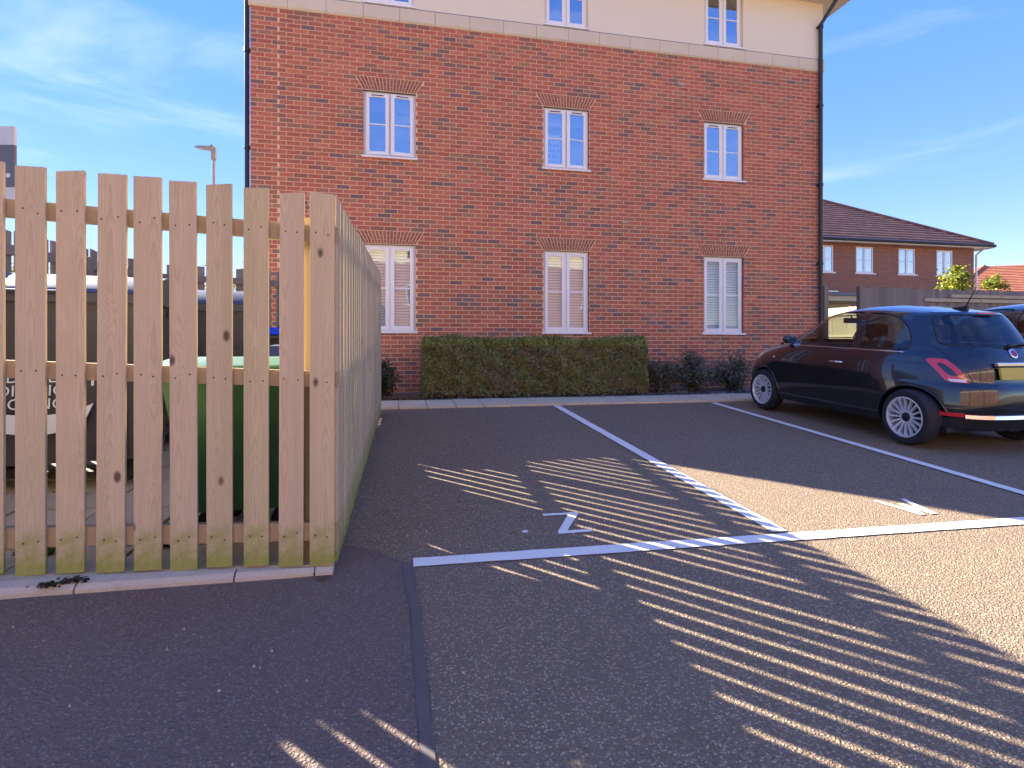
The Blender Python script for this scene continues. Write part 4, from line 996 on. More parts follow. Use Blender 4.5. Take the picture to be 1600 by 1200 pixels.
for i in range(44):
    b = MB(); y_ = 12.9 + i * .105; b.box(13.10 + random.uniform(-.004, .004), 13.12, y_, y_ + .102, .45, 2.44 + random.uniform(-.006, .006)); b.build('fence_board', 'pale_wood', g)
for z in (.9, 1.55, 2.2):
    b = MB(); b.hexa([(13.06, 12.9, z), (13.098, 12.9, z), (13.098, 17.5, z), (13.06, 17.5, z), (13.085, 12.9, z + .07), (13.098, 12.9, z + .07), (13.098, 17.5, z + .07), (13.085, 17.5, z + .07)]); b.build('rail', 'pale_wood', g)
# cream porch roof before the brick house
q = at_y(1291, 456, 17.0); q2 = at_y(1352, 470, 17.0)
g = thing('porch', 'cream painted flat porch roof beyond the timber gate post', 'porch', (q.x, 17.0, .5))
b = MB(); b.chbox(q.x - .6, q2.x + .5, 16.95, 18.6, q2.z - .02, q.z - .13, .01); b.build('fascia', 'cream_wall', g)
b = MB(); b.box(q.x - .7, q2.x + .6, 16.85, 18.6, q.z - .128, q.z - .02); b.build('roof_edge', 'lead_grey', g)
b = MB(); b.box(q.x - .72, q.x + .35, 16.80, 18.6, q.z - .016, q.z + .03); b.build('capping', 'upvc', g)
for u in (q.x - .5, q2.x + .35):
    b = MB(); b.box(u, u + .12, 17.02, 17.14, .45, q2.z - .022); b.build('post', 'upvc', g)
b = MB(); b.box(q.x - .3, q2.x + .3, 18.0, 18.05, .45, q2.z - .03); b.build('door', 'cream_wall', g)

def hip_roof(parent, x0, x1, y0, y1, ze, tanp, mat, ov=.42, rows=True, Minv=None):
    """tile courses laid as stepped strips up each slope"""
    X0, X1, Y0, Y1 = x0 - ov, x1 + ov, y0 - ov, y1 + ov; half = min(X1 - X0, Y1 - Y0) / 2; n = int(half / .25)
    b = MB()
    for i in range(n):
        t0, t1 = half * i / n, half * (i + 1) / n; za, zb = ze + t0 * tanp, ze + t1 * tanp; l = .045
        def ring(t, z): return [(X0 + t, Y0 + t, z), (X1 - t, Y0 + t, z), (X1 - t, Y1 - t, z), (X0 + t, Y1 - t, z)]
        A, B_, C_ = ring(t0 - .02, za), ring(t0 - .02, za + l), ring(t1, zb + .004)
        for k in range(4):
            j = (k + 1) % 4; b.add([A[k], A[j], B_[j], B_[k]], [(0, 1, 2, 3)]); b.add([B_[k], B_[j], C_[j], C_[k]], [(0, 1, 2, 3)])
    rf = b.build('roof', mat, parent, fix=False)
    for (cx, cy, sx, sy) in ((X0, Y0, 1, 1), (X1, Y0, -1, 1), (X1, Y1, -1, -1), (X0, Y1, 1, -1)):
        h_ = MB(); h_.tube([(cx + sx * half * i / 24, cy + sy * half * i / 24, ze + .05 + half * i / 24 * tanp) for i in range(25)], .085, 8)
        h_.build('hip_ridge', mat, rf, smooth=True)
    s_ = MB(); s_.box(X0 + .02, X1 - .02, Y0 + .02, y0 - .002, ze - .05, ze - .02); s_.box(x1 + .002, X1 - .02, y0 - .002, Y1, ze - .05, ze - .02); s_.box(X0 + .02, x0 - .002, y0 - .002, Y1, ze - .05, ze - .02); s_.build('soffit', 'upvc', parent)
    f_ = MB(); f_.box(X0, X1, Y0, Y0 + .018, ze - .10, ze - .0); f_.box(X1 - .018, X1, Y0 + .018, Y1, ze - .10, ze); f_.box(X0, X0 + .018, Y0 + .018, Y1, ze - .10, ze); f_.build('fascia', 'upvc', parent)
    g_ = MB(); g_.tube([(X0 - .02, Y0 - .055, ze - .01), (X1 + .02, Y0 - .055, ze - .01)], .06, 8); g_.tube([(X1 + .055, Y0, ze - .01), (X1 + .055, Y1, ze - .01)], .06, 8); g_.build('gutter', 'black_plastic', parent)
def simple_window(parent, x0, x1, z0, z1, y):
    b = MB(); t_ = .06; xm = (x0 + x1) / 2; b.box(x0, x1, y - .02, y + .06, z1 - t_, z1); b.box(x0, x1, y - .02, y + .06, z0, z0 + t_)
    for (a, c) in ((x0, x0 + t_), (xm - .05, xm + .05), (x1 - t_, x1)): b.box(a, c, y - .019, y + .06, z0 + t_, z1 - t_)
    W_ = b.build('window', 'upvc', parent)
    for (a, c) in ((x0 + t_, xm - .05), (xm + .05, x1 - t_)):
        p_ = MB(); p_.box(a - .002, c + .002, y + .0, y + .006, z0 + t_ - .002, z1 - t_ + .002); p_.build('pane', 'far_glass', W_)
        c_ = MB(); c_.box(a, c, y + .03, y + .035, z0 + t_, z0 + (z1 - z0) * .72); c_.build('net_curtain', 'print_white', W_)
        gb = MB(); gb.box(a, c, y - .012, y - .002, (z0 + z1) / 2 - .012, (z0 + z1) / 2 + .012); gb.build('glazing_bar', 'upvc', W_)
    s_ = MB(); s_.box(x0 - .06, x1 + .10, y - .06, y + .02, z0 - .05, z0 - .002); s_.build('sill', 'upvc', W_)
HY = 18.7
g = thing('brick_house', 'red brick house with brown hipped roof behind the grey fence', 'house', (17, HY, .4))
holes = [(a, a + .82, 4.22, 5.27) for a in (16.15, 18.03, 20.08, 21.98)]
b = MB(); wall_grid(b, 12.0, 23.9, .3, 5.46, HY, holes); b.add([(23.9, HY, .3), (23.9, HY + 9, .3), (23.9, HY + 9, 5.46), (23.9, HY, 5.46)], [(0, 1, 2, 3)]); b.add([(12, HY, .3), (12, HY + 9, .3), (12, HY + 9, 5.46), (12, HY, 5.46)], [(3, 2, 1, 0)]); b.build('wall', 'far_brick', g, fix=False)
for h_ in holes: simple_window(g, *h_, HY + .03)
hip_roof(g, 12.0, 23.9, HY, HY + 9, 5.45, .62, 'roof_tile', .45)
b = MB(); b.tube([(23.96, HY - .42, 5.40), (23.96, HY - .30, 5.30), (23.96, HY - .05, 5.12), (23.96, HY - .05, .5)], .04, 8); b.build('downpipe', 'upvc', g)
g = thing('cream_house', 'cream house with orange tiled roof far behind the grey fence', 'house', (44, 33, .4), R(-28))
b = MB(); b.add([(p, q_, z) for z in (-.1, 4.75) for (p, q_) in ((-2.7, 0), (9, 0), (9, 8), (-2.7, 8))], [(0, 1, 5, 4), (1, 2, 6, 5), (2, 3, 7, 6), (3, 0, 4, 7)]); b.build('wall', 'cream_wall', g, local=True)
Mi = INV[g.name]; INV[g.name] = Matrix.Identity(4)
hip_roof(g, -2.7, 9, 0, 8, 4.75, .6, 'roof_orange', .4)
for a in (-.6, 2.2, 5.0): simple_window(g, a, a + .9, 3.35, 4.45, -.05)
INV[g.name] = Mi
# the blocks of flats across the car park, behind the photographer (the panes and the car mirror them)
for i, (hx, w_, lab) in enumerate(((-9.2, 9.0, 'brick flats with cream top storey across the car park, facing the bin store'), (1.0, 10.0, 'brick flats with cream top storey across the car park, facing the clipped hedge'), (11.8, 10.0, 'brick flats with cream top storey across the car park, facing the parked cars'))):
    g = thing('apartment_building', lab, 'building', (hx, -13.5, -.25), R(180))
    Mi = INV[g.name]; INV[g.name] = Matrix.Identity(4)
    hs_ = [(a, a + .9, z, z + 1.2) for a in (-3.6, -.45, 2.7) for z in (1.2, 3.9, 6.6)]
    b = MB(); wall_grid(b, -w_ / 2, w_ / 2, -.2, 6.4, 0, [h_ for h_ in hs_ if h_[3] < 6])
    for sx in (-1, 1): b.add([(sx * w_ / 2, 0, -.2), (sx * w_ / 2, 9, -.2), (sx * w_ / 2, 9, 6.4), (sx * w_ / 2, 0, 6.4)], [(0, 1, 2, 3)])
    b.build('wall', 'far_brick', g, fix=False)
    b = MB(); wall_grid(b, -w_ / 2, w_ / 2, 6.4, 8.1, -.01, [h_ for h_ in hs_ if h_[3] > 6])
    for sx in (-1, 1): b.add([(sx * w_ / 2, -.01, 6.4), (sx * w_ / 2, 9, 6.4), (sx * w_ / 2, 9, 8.1), (sx * w_ / 2, -.01, 8.1)], [(0, 1, 2, 3)])
    b.build('rendered_wall', 'render_cream', g, fix=False)
    for h_ in hs_: simple_window(g, *h_, .03)
    hip_roof(g, -w_ / 2, w_ / 2, 0, 9, 8.1, .7, 'roof_tile', .4); INV[g.name] = Mi

# ------------------------------------------------------------------ cars
def pchip(tab):
    X = np.array([a for a, _ in tab], float); Y = np.array([b for _, b in tab], float); h = np.diff(X); dl = np.diff(Y) / h; d = np.zeros(len(X))
    for k in range(1, len(X) - 1):
        if dl[k - 1] * dl[k] > 0:
            w1, w2 = 2 * h[k] + h[k - 1], h[k] + 2 * h[k - 1]; d[k] = (w1 + w2) / (w1 / dl[k - 1] + w2 / dl[k])
    d[0], d[-1] = dl[0], dl[-1]
    def f(x):
        x = min(max(x, X[0]), X[-1]); k = min(int(np.searchsorted(X, x, 'right')) - 1, len(h) - 1); t_ = (x - X[k]) / h[k]
        return (2 * t_ ** 3 - 3 * t_ ** 2 + 1) * Y[k] + (t_ ** 3 - 2 * t_ ** 2 + t_) * h[k] * d[k] + (-2 * t_ ** 3 + 3 * t_ ** 2) * Y[k + 1] + (t_ ** 3 - t_ ** 2) * h[k] * d[k + 1]
    return f
ZTOP = 1.488
XR = pchip([(.20, -1.56), (.28, -1.64), (.38, -1.705), (.48, -1.722), (.58, -1.716), (.655, -1.698), (.68, -1.672), (.80, -1.652), (.90, -1.622), (1.0, -1.572), (1.05, -1.540), (1.15, -1.468), (1.25, -1.392), (1.33, -1.325), (1.375, -1.285), (1.395, -1.24), (1.42, -1.10), (1.45, -.90), (1.47, -.72), (1.482, -.57), (ZTOP, -.42)])
XF = pchip([(.20, 1.70), (.30, 1.80), (.45, 1.85), (.60, 1.835), (.72, 1.775), (.80, 1.685), (.87, 1.55), (.93, 1.36), (.98, 1.18), (1.01, 1.06), (1.1, .90), (1.2, .72), (1.3, .525), (1.38, .335), (1.42, .20), (1.45, .04), (1.47, -.11), (1.482, -.26), (ZTOP, -.42)])
HW = pchip([(.20, .755), (.30, .79), (.50, .812), (.68, .814), (.80, .802), (.90, .780), (.955, .758), (.985, .735), (1.05, .712), (1.15, .675), (1.25, .632), (1.33, .588), (1.38, .545), (1.42, .480), (1.45, .395), (1.47, .300), (1.482, .190), (ZTOP, .0)])
NE = pchip([(.2, 4.2), (.6, 3.5), (.95, 3.1), (1.1, 3.0), (1.35, 3.2), (1.42, 2.8), (ZTOP, 2.3)])
def y_on(x, z):
    xf, xr, n = XF(z), XR(z), NE(z); u = abs(x - (xf + xr) / 2) / ((xf - xr) / 2); return HW(z) * max(0., 1 - min(u, 1) ** n) ** (1 / n)
def x_rear(y, z):
    xf, xr, n = XF(z), XR(z), NE(z); return (xf + xr) / 2 - (xf - xr) / 2 * max(0., 1 - min(abs(y) / HW(z), 1) ** n) ** (1 / n)
def smooth_poly(pts, it=2):
    for _ in range(it):
        out = []
        for i in range(len(pts)):
            a, b = pts[i], pts[(i + 1) % len(pts)]; out += [(a[0] * .75 + b[0] * .25, a[1] * .75 + b[1] * .25), (a[0] * .25 + b[0] * .75, a[1] * .25 + b[1] * .75)]
        pts = out
    return pts
def inside(p, poly):
    x, y = p; c = False; j = len(poly) - 1
    for i in range(len(poly)):
        xi, yi = poly[i]; xj, yj = poly[j]
        if (yi > y) != (yj > y) and x < (xj - xi) * (y - yi) / (yj - yi) + xi: c = not c
        j = i
    return c
DOOR_GLASS = smooth_poly([(.84, 1.000), (.90, 1.022), (.66, 1.205), (.42, 1.322), (.18, 1.380), (-.12, 1.402), (-.325, 1.400), (-.345, 1.390), (-.385, 1.0), (-.37, .988), (.72, .988)], 1)
QUARTER = smooth_poly([(-.475, 1.0), (-.46, .988), (-.98, .992), (-1.06, 1.01), (-1.045, 1.11), (-.99, 1.22), (-.87, 1.325), (-.70, 1.378), (-.47, 1.394), (-.445, 1.385)], 1)
REAR_GLASS = smooth_poly([(-.53, 1.055), (-.30, 1.035), (.30, 1.035), (.53, 1.055), (.555, 1.09), (.485, 1.335), (.43, 1.365), (-.43, 1.365), (-.485, 1.335), (-.555, 1.09)], 1)
SCREEN = smooth_poly([(-.60, 1.045), (-.30, 1.03), (.30, 1.03), (.60, 1.045), (.615, 1.07), (.485, 1.365), (.43, 1.388), (-.43, 1.388), (-.485, 1.365), (-.615, 1.07)], 1)
LAMP_O = smooth_poly([(.650, .918), (.592, .918), (.568, .902), (.494, .715), (.490, .690), (.51, .683), (.602, .690), (.620, .705), (.662, .885)], 1)
LAMP_I = smooth_poly([(.632, .874), (.598, .874), (.553, .764), (.549, .750), (.600, .752)], 1)
LAMP_W = [(.508, .692), (.598, .696), (.604, .722), (.514, .720)]
AX, WR, AR = 1.15, .292, .338
def arch(cx): return [(cx + AR * math.cos(a), .285 + AR * math.sin(a)) for a in [2 * math.pi * i / 40 for i in range(40)]]

def car_shell(paint):
    zs = list(np.arange(.20, 1.375, .0125)) + [1.375 + (ZTOP - 1.375) * (1 - (1 - k / 20) ** 1.9) for k in range(20)]
    NT_ = 176; bm = bmesh.new(); rings = []
    for z in zs:
        xf, xr, hw, n = XF(z), XR(z), HW(z), NE(z); xc, a = (xf + xr) / 2, (xf - xr) / 2
        th = np.linspace(0, math.pi, 700); X = xc - a * np.sign(np.cos(th)) * np.abs(np.cos(th)) ** (2 / n); Y = hw * np.abs(np.sin(th)) ** (2 / n)
        s_ = np.concatenate([[0], np.cumsum(np.hypot(np.diff(X), np.diff(Y)))]); q = np.linspace(0, s_[-1], NT_ // 2 + 1); xs_, ys_ = np.interp(q, s_, X), np.interp(q, s_, Y)
        pts = [(xs_[i], ys_[i]) for i in range(NT_ // 2 + 1)] + [(xs_[i], -ys_[i]) for i in range(NT_ // 2 - 1, 0, -1)]
        rings.append([bm.verts.new((p[0], p[1], z)) for p in pts])
    for A, B_ in zip(rings[:-1], rings[1:]):
        for i in range(NT_): j = (i + 1) % NT_; bm.faces.new((A[j], A[i], B_[i], B_[j]))
    ap = bm.verts.new((-.42, 0, ZTOP))
    for i in range(NT_): bm.faces.new((rings[-1][(i + 1) % NT_], rings[-1][i], ap))
    def cut(poly, ia, sel):
        for k in range(len(poly)):
            p, q = poly[k], poly[(k + 1) % len(poly)]; e = .002
            lo, hi = (min(p[0], q[0]) - e, min(p[1], q[1]) - e), (max(p[0], q[0]) + e, max(p[1], q[1]) + e); fs = []
            for f in bm.faces:
                c = f.calc_center_median()
                if abs(c[ia] - (lo[0] + hi[0]) / 2) > (hi[0] - lo[0]) / 2 + .06 or abs(c.z - (lo[1] + hi[1]) / 2) > (hi[1] - lo[1]) / 2 + .03 or not sel(c): continue
                u = [v.co[ia] for v in f.verts]; w_ = [v.co.z for v in f.verts]
                if max(u) >= lo[0] and min(u) <= hi[0] and max(w_) >= lo[1] and min(w_) <= hi[1]: fs.append(f)
            if not fs: continue
            gm = set(fs)
            for f in fs: gm.update(f.edges); gm.update(f.verts)
            no = Vector((0, 0, 0)); no[ia] = -(q[1] - p[1]); no.z = (q[0] - p[0]); co = Vector((0, 0, 0)); co[ia] = p[0]; co.z = p[1]
            if no.length > 1e-6: bmesh.ops.bisect_plane(bm, geom=list(gm), plane_co=co, plane_no=no.normalized(), dist=1e-5)
    side = lambda c: abs(c.y) > .30
    rear = lambda c: c.x < -1.2
    front = lambda c: c.x > .05
    mir = lambda P: [(-a, b) for a, b in P]
    cut(DOOR_GLASS, 0, side); cut(QUARTER, 0, side)
    for cx in (AX, -AX): cut(arch(cx), 0, side)
    cut(REAR_GLASS, 1, rear); cut(SCREEN, 1, front)
    for P in (LAMP_O, LAMP_I, LAMP_W): cut(P, 1, rear); cut(mir(P), 1, rear)
    bm.normal_update(); bm.verts.index_update(); bm.verts.ensure_lookup_table()
    co = np.array([v.co[:] for v in bm.verts]); no = np.array([v.normal[:] for v in bm.verts]); groups = {}
    for f in bm.faces:
        c = f.calc_center_median(); s_ = (c.x, c.z); r_ = (abs(c.y), c.z); ry = (c.y, c.z); k = 'body'
        if side(c) and (inside(s_, arch(AX)) or inside(s_, arch(-AX))): continue
        if side(c) and inside(s_, DOOR_GLASS): k = 'door_glass_left' if c.y > 0 else 'door_glass_right'
        elif side(c) and inside(s_, QUARTER): k = 'quarter_left' if c.y > 0 else 'quarter_right'
        elif rear(c) and inside(ry, REAR_GLASS): k = 'rear_glass'
        elif front(c) and inside(ry, SCREEN): k = 'screen'
        elif rear(c) and inside(r_, LAMP_W): k = 'lampw' + ('L' if c.y > 0 else 'R')
        elif rear(c) and inside(r_, LAMP_O) and not inside(r_, LAMP_I): k = 'lamp' + ('L' if c.y > 0 else 'R')
        groups.setdefault(k, []).append([v.index for v in f.verts])
    bm.free(); out = {}
    for k, fs in groups.items():
        used = sorted({i for f in fs for i in f}); mp_ = {i: n for n, i in enumerate(used)}; V = co[used].copy()
        if 'glass' in k or 'quarter' in k or k == 'screen': V -= no[used] * .003
        if k.startswith('lamp'): V += no[used] * .005
        me = bpy.data.meshes.new(k); me.from_pydata([tuple(v) for v in V], [], [[mp_[i] for i in f] for f in fs]); me.polygons.foreach_set('use_smooth', [True] * len(fs)); me.update()
        me.normals_split_custom_set_from_vertices([tuple(v) for v in no[used]]); out[k] = me
    return out
def wheel_mesh_set():
    ty = MB(); w2 = .092; ty.lathe([(.205, -w2 + .01), (.235, -w2 - .004), (.268, -w2), (.284, -w2 + .018), (WR, -w2 + .04), (WR, w2 - .04), (.284, w2 - .018), (.268, w2), (.235, w2 + .004), (.205, w2 - .01), (.20, 0)], 48, 'y', close=True)
    rm = MB(); rm.lathe([(.205, w2 - .012), (.214, w2 + .003), (.200, w2 + .004), (.190, w2 - .02), (.186, -.06), (.20, -.075), (.204, -.06)], 48, 'y', close=True)
    sp = MB(); ns = 16
    for k in range(ns):
        a = 2 * math.pi * k / ns
        def P(r_, off, y_): return (r_ * math.cos(a) - off * math.sin(a), y_, r_ * math.sin(a) + off * math.cos(a))
        sp.hexa([P(.055, -.010, .045), P(.055, .010, .045), P(.192, .0135, .060), P(.192, -.0135, .060), P(.055, -.008, .070), P(.055, .008, .070), P(.192, .0085, .089), P(.192, -.0085, .089)])
    sp.lathe([(0, .066), (.06, .066), (.072, .060), (.072, .04), (0, .04)], 24, 'y')
    hb = MB(); hb.lathe([(0, .084), (.028, .082), (.046, .074), (.050, .062), (0, .062)], 24, 'y')
    bd = MB(); bd.lathe([(0, .01), (.135, .01), (.135, -.01), (0, -.01)], 24, 'y')
    lu = MB(); lu.lathe([(0, -.085), (.19, -.085), (.19, -.075), (0, -.075)], 24, 'y')
    return [(n, m_.mesh(n, mt), sm) for n, m_, mt, sm in (('tyre', ty, 'rubber', 1), ('rim', rm, 'alloy', 1), ('spokes', sp, 'alloy', 0), ('hub_cap', hb, 'trim_black', 1), ('brake_disc', bd, 'cabin', 0), ('wheel_back', lu, 'cabin', 0))]
SHELL = WHEEL = None
def build_car(name, label, loc, rot, paint='car_paint', scale=None, group=None):
    global SHELL, WHEEL
    if SHELL is None: SHELL = car_shell(paint); WHEEL = wheel_mesh_set()
    g = thing(name, label, 'car', loc, 0, group, rot=rot, scale=scale)
    def put(n, me, mat, parent=g, copy=True):
        if paint != 'car_paint': me = me.copy()
        me.materials.clear(); me.materials.append(MATS[mat]); o = bpy.data.objects.new(n, me); COL.objects.link(o); o.parent = parent; return o
    body = put('body', SHELL['body'], paint)
    for k, n in (('door_glass_left', 'door_window'), ('door_glass_right', 'door_window'), ('quarter_left', 'quarter_window'), ('quarter_right', 'quarter_window'), ('rear_glass', 'rear_window'), ('screen', 'windscreen')): put(n, SHELL[k], 'car_glass')
    for s_ in 'LR':
        lo = put('tail_light', SHELL['lamp' + s_], 'lens_red'); put('reversing_lens', SHELL['lampw' + s_], 'lens_white', lo)
    L = lambda mb, n, mat, par=g, smooth=False, angle=None: mb.build(n, mat, par, smooth, local=True, angle=angle)
    # rubber trims round the glass
    for sg in (1, -1):
        for P in (DOOR_GLASS, QUARTER):
            b = MB(); pts = [(x, sg * (y_on(x, z) + .001), z) for x, z in P]; b.tube(pts + pts[:2], .0075, 6, cap=False); L(b, 'window_seal', 'trim_black', smooth=True)
        # bright waist strip, door shut line, handle, sill, mirror, wheels
        b = MB(); xsn = np.linspace(1.0, -1.02, 50); b.tube([(x, sg * (y_on(x, .966) + .004), .966) for x in xsn], .006, 6); L(b, 'waist_strip', 'chrome', smooth=True)
        b = MB(); outl = [(.88, .955), (.92, .80), (.915, .60), (.86, .40), (.80, .30)] + [(x, .262) for x in np.linspace(.7, -.25, 12)] + [(-.33, .29), (-.375, .40), (-.40, .60), (-.41, .80), (-.405, .955)]
        b.tube([(x, sg * (y_on(x, z) - .0005), z) for x, z in outl], .0035, 5); L(b, 'door_seam', 'trim_black')
        b = MB(); cr = [(x, sg * (y_on(x, .865) - .0002), .865) for x in np.linspace(1.25, -1.45, 60)]; b.tube(cr, .0025, 5); L(b, 'crease_line', paint, smooth=True)
        b = MB(); b.tube([(-.12, sg * (y_on(-.12, .80) + .004), .80), (-.15, sg * (y_on(-.15, .80) + .030), .80), (-.28, sg * (y_on(-.28, .80) + .032), .80), (-.32, sg * (y_on(-.32, .80) + .004), .80)], [.012, .014, .014, .012], 8); L(b, 'door_handle', 'chrome', smooth=True)
        b = MB(); b.lathe([(0, -.001), (.014, -.001), (.014, .006), (0, .009)], 12, 'y', (1.42 - .48, 0, .0)); b.v = [(p[0], sg * (p[1] + y_on(.94, .78)), p[2] + .78) for p in b.v]; L(b, 'side_repeater', 'lens_white')
        mx_, my_, mz_ = .74, sg * (y_on(.74, 1.02) + .11), 1.035
        b = MB(); nn = 14
        b.lathe([(.001, -.085), (.045, -.078), (.072, -.04), (.078, 0), (.070, .045), (.04, .075), (.001, .085)], nn, 'y'); b.v = [(mx_ + p[0] * .85, my_ + p[1] * 1.05, mz_ + p[2] * .78) for p in b.v]; MM = L(b, 'door_mirror', paint, smooth=True)
        b = MB(); b.tube([(.77, sg * (y_on(.77, .99) - .01), .985), (.74, my_ - sg * .05, mz_ - .035)], [.022, .018], 8); L(b, 'mirror_arm', 'trim_black', MM)
        b = MB(); b.lathe([(0, -.002), (1, -.002), (1, .002), (0, .002)], 20, 'y'); b.v = [(mx_ - .066 + p[1], my_ + p[0] * .075, mz_ + p[2] * .052) for p in b.v]; L(b, 'mirror_glass', 'chrome', MM)
        for cx in (AX, -AX):
            b = MB(); n = 30; aa = [math.pi * (-.08 + 1.16 * i / n) for i in range(n + 1)]
            pts = [(cx + AR * math.cos(a), sg * (y_on(cx + AR * math.cos(a), max(.21, .285 + AR * math.sin(a))) - .002), .285 + AR * math.sin(a)) for a in aa]; b.tube(pts, .010, 8); L(b, 'arch_lip', paint, smooth=True)
            b = MB()
            for i in range(n):
                a0, a1 = aa[i], aa[i + 1]; r_ = AR + .004
                b.add([(cx + r_ * math.cos(a0), pts[i][1], .285 + r_ * math.sin(a0)), (cx + r_ * math.cos(a1), pts[i + 1][1], .285 + r_ * math.sin(a1)), (cx + r_ * math.cos(a1), sg * .42, .285 + r_ * math.sin(a1)), (cx + r_ * math.cos(a0), sg * .42, .285 + r_ * math.sin(a0))], [(0, 1, 2, 3)])
            b.add([(cx + AR * math.cos(a), sg * .42, .285 + AR * math.sin(a)) for a in aa], [tuple(range(n + 1))]); L(b, 'wheel_well', 'trim_black')
            ro = None
            for (n_, me, sm) in WHEEL:
                o = bpy.data.objects.new('wheel' if n_ == 'tyre' else n_, me); COL.objects.link(o)
                if n_ == 'tyre':
                    ro = o; o.parent = g; o.location = (cx, sg * .705, WR - .004); o.rotation_euler = (0, random.uniform(0, 1), 0 if sg > 0 else math.pi)
                else: o.parent = ro
                if sm: me.polygons.foreach_set('use_smooth', [True] * len(me.polygons)); me.set_sharp_from_angle(angle=R(35))
    b = MB(); b.tube([(x_rear(y, z) - .001, y, z) for y, z in REAR_GLASS + REAR_GLASS[:2]], .008, 6, cap=False); L(b, 'window_seal', 'trim_black', smooth=True)
    # rear details
    def ribbon(n_, mat, y0, y1, z, h_, t_, par=g, k=40):
        b = MB(); yy = np.linspace(y0, y1, k); R1 = [(x_rear(y, z) - t_ * (1.9 if mat == 'chrome' else 1), y, z - h_ / 2) for y in yy]; R2 = [(x_rear(y, z + h_ / 2) - t_, y, z + h_ / 2) for y in yy]; Q1 = [(p[0] + t_ + .02, p[1], p[2] - .004) for p in R1]; Q2 = [(p[0] + t_ + .02, p[1], p[2] + .004) for p in R2]
        for i in range(k - 1):
            for (A, B_) in ((R1, R2), (R2, Q2), (Q1, R1)): b.add([A[i], A[i + 1], B_[i + 1], B_[i]], [(0, 1, 2, 3)])
        return L(b, n_, mat, par, smooth=True, angle=40)
    ribbon('bumper_strip', 'chrome', -.56, .56, .362, .034, .014); ribbon('bumper_valance', 'trim_black', -.66, .66, .275, .12, .004)
    for s_ in (-1, 1): ribbon('rear_reflector', 'lens_red', *sorted((s_ * .565, s_ * .70)), .372, .036, .012, k=10)
    ribbon('bumper_shadow_gap', 'trim_black', -.70, .70, .668, .008, .001)
    for sg in (-1, 1):
        b = MB(); b.tube([(x_rear(a, z) - .0005, sg * a, z) for a, z in [(.585, 1.04), (.575, 1.0), (.555, .94), (.52, .85), (.485, .76), (.465, .68)]], .003, 5); L(b, 'tailgate_seam', 'trim_black')
    b = MB(); b.chbox(-.012, .012, -.26, .26, -.058, .058, .004); b.v = [(p[0] + XR(.79) - .016 + (p[2]) * .22, p[1], p[2] + .79) for p in b.v]; PL = L(b, 'number_plate', 'plate_yellow')
    b = MB(); b.chbox(-.020, .020, -.285, .285, -.021, .021, .010); b.v = [(p[0] + XR(.877) - .018, p[1], p[2] + .877) for p in b.v]; L(b, 'tailgate_handle', 'chrome')
    b = MB(); b.lathe([(0, .012), (.034, .012), (.047, .006), (.047, 0), (0, 0)], 24, 'y'); b.v = [(XR(.985) - .003 - p[1] + (p[2]) * .55, p[0], p[2] + .985) for p in b.v]; BD = L(b, 'badge', 'chrome', smooth=True, angle=30)
    b = MB(); b.lathe([(0, .0145), (.033, .0135), (.033, .011)], 24, 'y'); b.v = [(XR(.985) - .003 - p[1] + (p[2]) * .55, p[0], p[2] + .985) for p in b.v]; L(b, 'badge_centre', 'badge_red', BD)
    b = MB(); pts = [(x_rear(y, z) - .022, y, z) for y, z in ((.02, 1.045), (.0, 1.06), (-.14, 1.075), (-.36, 1.072))]; b.tube(pts, [.024, .020, .015, .010], 8); L(b, 'rear_wiper', 'trim_black', smooth=True)
    ribbon('roof_spoiler', paint, -.43, .43, 1.385, .022, .030)
    b = MB(); b.box(-1.322, -1.30, -.11, .11, 1.379, 1.391); L(b, 'brake_light', 'lens_red')
    b = MB(); b.hexa([(-1.12, -.018, 1.415), (-1.12, .018, 1.415), (-.93, .012, 1.440), (-.93, -.012, 1.440), (-1.12, -.012, 1.468), (-1.12, .012, 1.468), (-.98, .006, 1.452), (-.98, -.006, 1.452)]); AN = L(b, 'aerial_base', 'trim_black')
    b = MB(); b.tube([(-1.10, 0, 1.46), (-1.20, 0, 1.665)], [.007, .004], 6); L(b, 'aerial_mast', 'trim_black', AN)
    # head lamps and nose
    for sg in (-1, 1):
        for (xx, yy_, zz_, rr) in ((1.50, .53, .70, .080), (1.64, .52, .52, .050)):
            b = MB(); b.lathe([(0, .05), (rr * .6, .045), (rr, .01), (rr, -.04)], 20, 'y'); b.v = [(xx + p[1], sg * yy_ + p[0], zz_ + p[2]) for p in b.v]; L(b, 'headlight', 'lens_white', smooth=True)
    b = MB(); b.tube([(1.80, -.3, .6), (1.845, 0, .6), (1.80, .3, .6)], .012, 8); L(b, 'nose_strip', 'chrome')
    # underside and cabin
    b = MB(); b.box(-1.50, 1.6, -.66, .66, .19, .24); b.box(-1.46, -1.0, -.5, .5, .22, .30); L(b, 'underbody', 'trim_black')
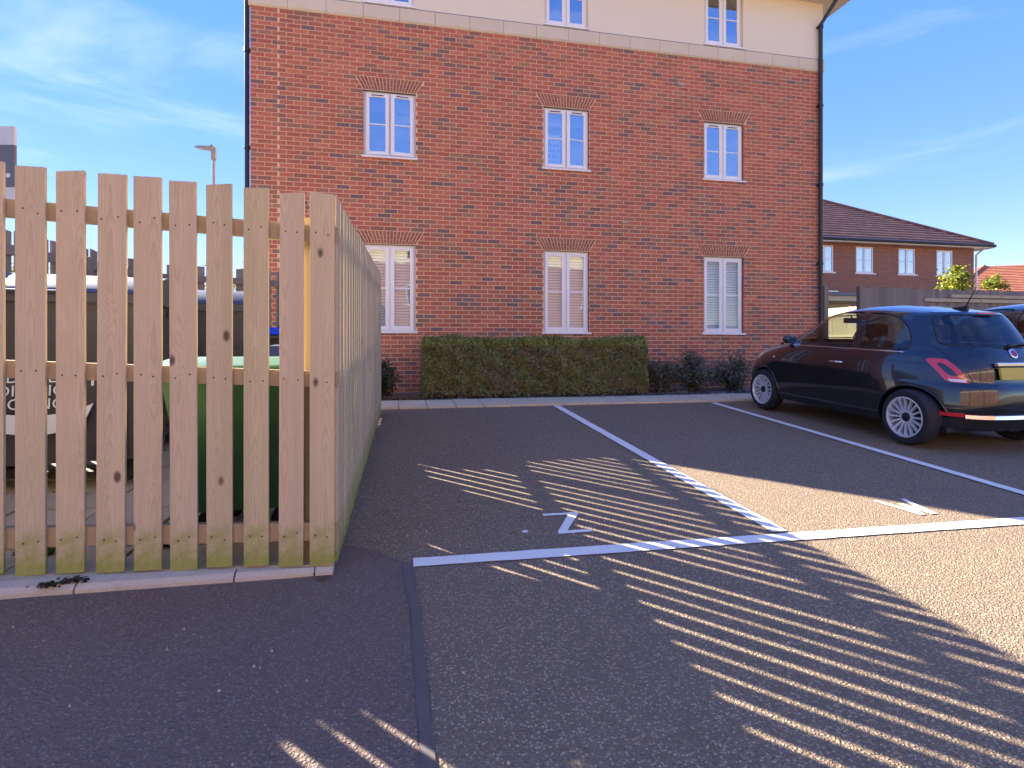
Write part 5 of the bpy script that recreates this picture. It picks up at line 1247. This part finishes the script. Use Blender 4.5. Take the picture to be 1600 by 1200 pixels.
    b = MB(); b.box(-1.34, .95, -.62, .62, .33, .36); b.box(-1.34, -1.14, -.44, .44, .36, .96); L(b, 'cabin_floor', 'cabin')
    b = MB(); b.chbox(.62, 1.06, -.60, .60, .62, .985, .05); L(b, 'dashboard', 'cabin')
    b = MB(); ra = [2 * math.pi * i / 24 for i in range(25)]; b.tube([(.52 + .06 * math.sin(a), -.34 + .18 * math.cos(a), .93 + .17 * math.sin(a)) for a in ra], .014, 8, cap=False); b.tube([(.52, -.34, .93), (.67, -.34, .85)], .03, 8); L(b, 'steering_wheel', 'trim_black', smooth=True)
    for sy in (-.34, .34):
        for (bx, w_) in ((-.05, .25), (-.82, .25)):
            b = MB(); b.chbox(bx - .10, bx + .40, sy - w_, sy + w_, .40, .60, .05); b.hexa([(bx - .14, sy - w_, .58), (bx + .0, sy - w_, .56), (bx + .0, sy + w_, .56), (bx - .14, sy + w_, .58), (bx - .30, sy - w_ * .8, 1.05), (bx - .20, sy - w_ * .8, 1.06), (bx - .20, sy + w_ * .8, 1.06), (bx - .30, sy + w_ * .8, 1.05)]); S_ = L(b, 'seat', 'cabin')
            b = MB(); b.chbox(bx - .32, bx - .22, sy - .13, sy + .13, 1.10, 1.26, .04); b.tube([(bx - .26, sy - .06, 1.03), (bx - .27, sy - .06, 1.12)], .007, 6); b.tube([(bx - .26, sy + .06, 1.03), (bx - .27, sy + .06, 1.12)], .007, 6); L(b, 'headrest', 'cabin', S_)
    b = MB(); b.chbox(.40, .43, -.12, .12, 1.265, 1.335, .012); b.tube([(.415, 0, 1.33), (.43, 0, 1.375)], .01, 6); L(b, 'rear_view_mirror', 'trim_black')
    return g
cx_, cy_ = 6.02, 5.965
build_car('parked_car', 'small glossy black three-door hatchback parked nose-in with yellow rear plate', (cx_, cy_, H(cx_, cy_) + .016), (0, -math.atan(.05), R(90)))
build_car('parked_car', 'dark car parked beyond the small black hatchback, seen only in part', (8.50, 6.12, H(8, 6.12) + .016), (0, -math.atan(.05), R(90)), 'car_paint_far', (1.04, 1.05, 1.05))
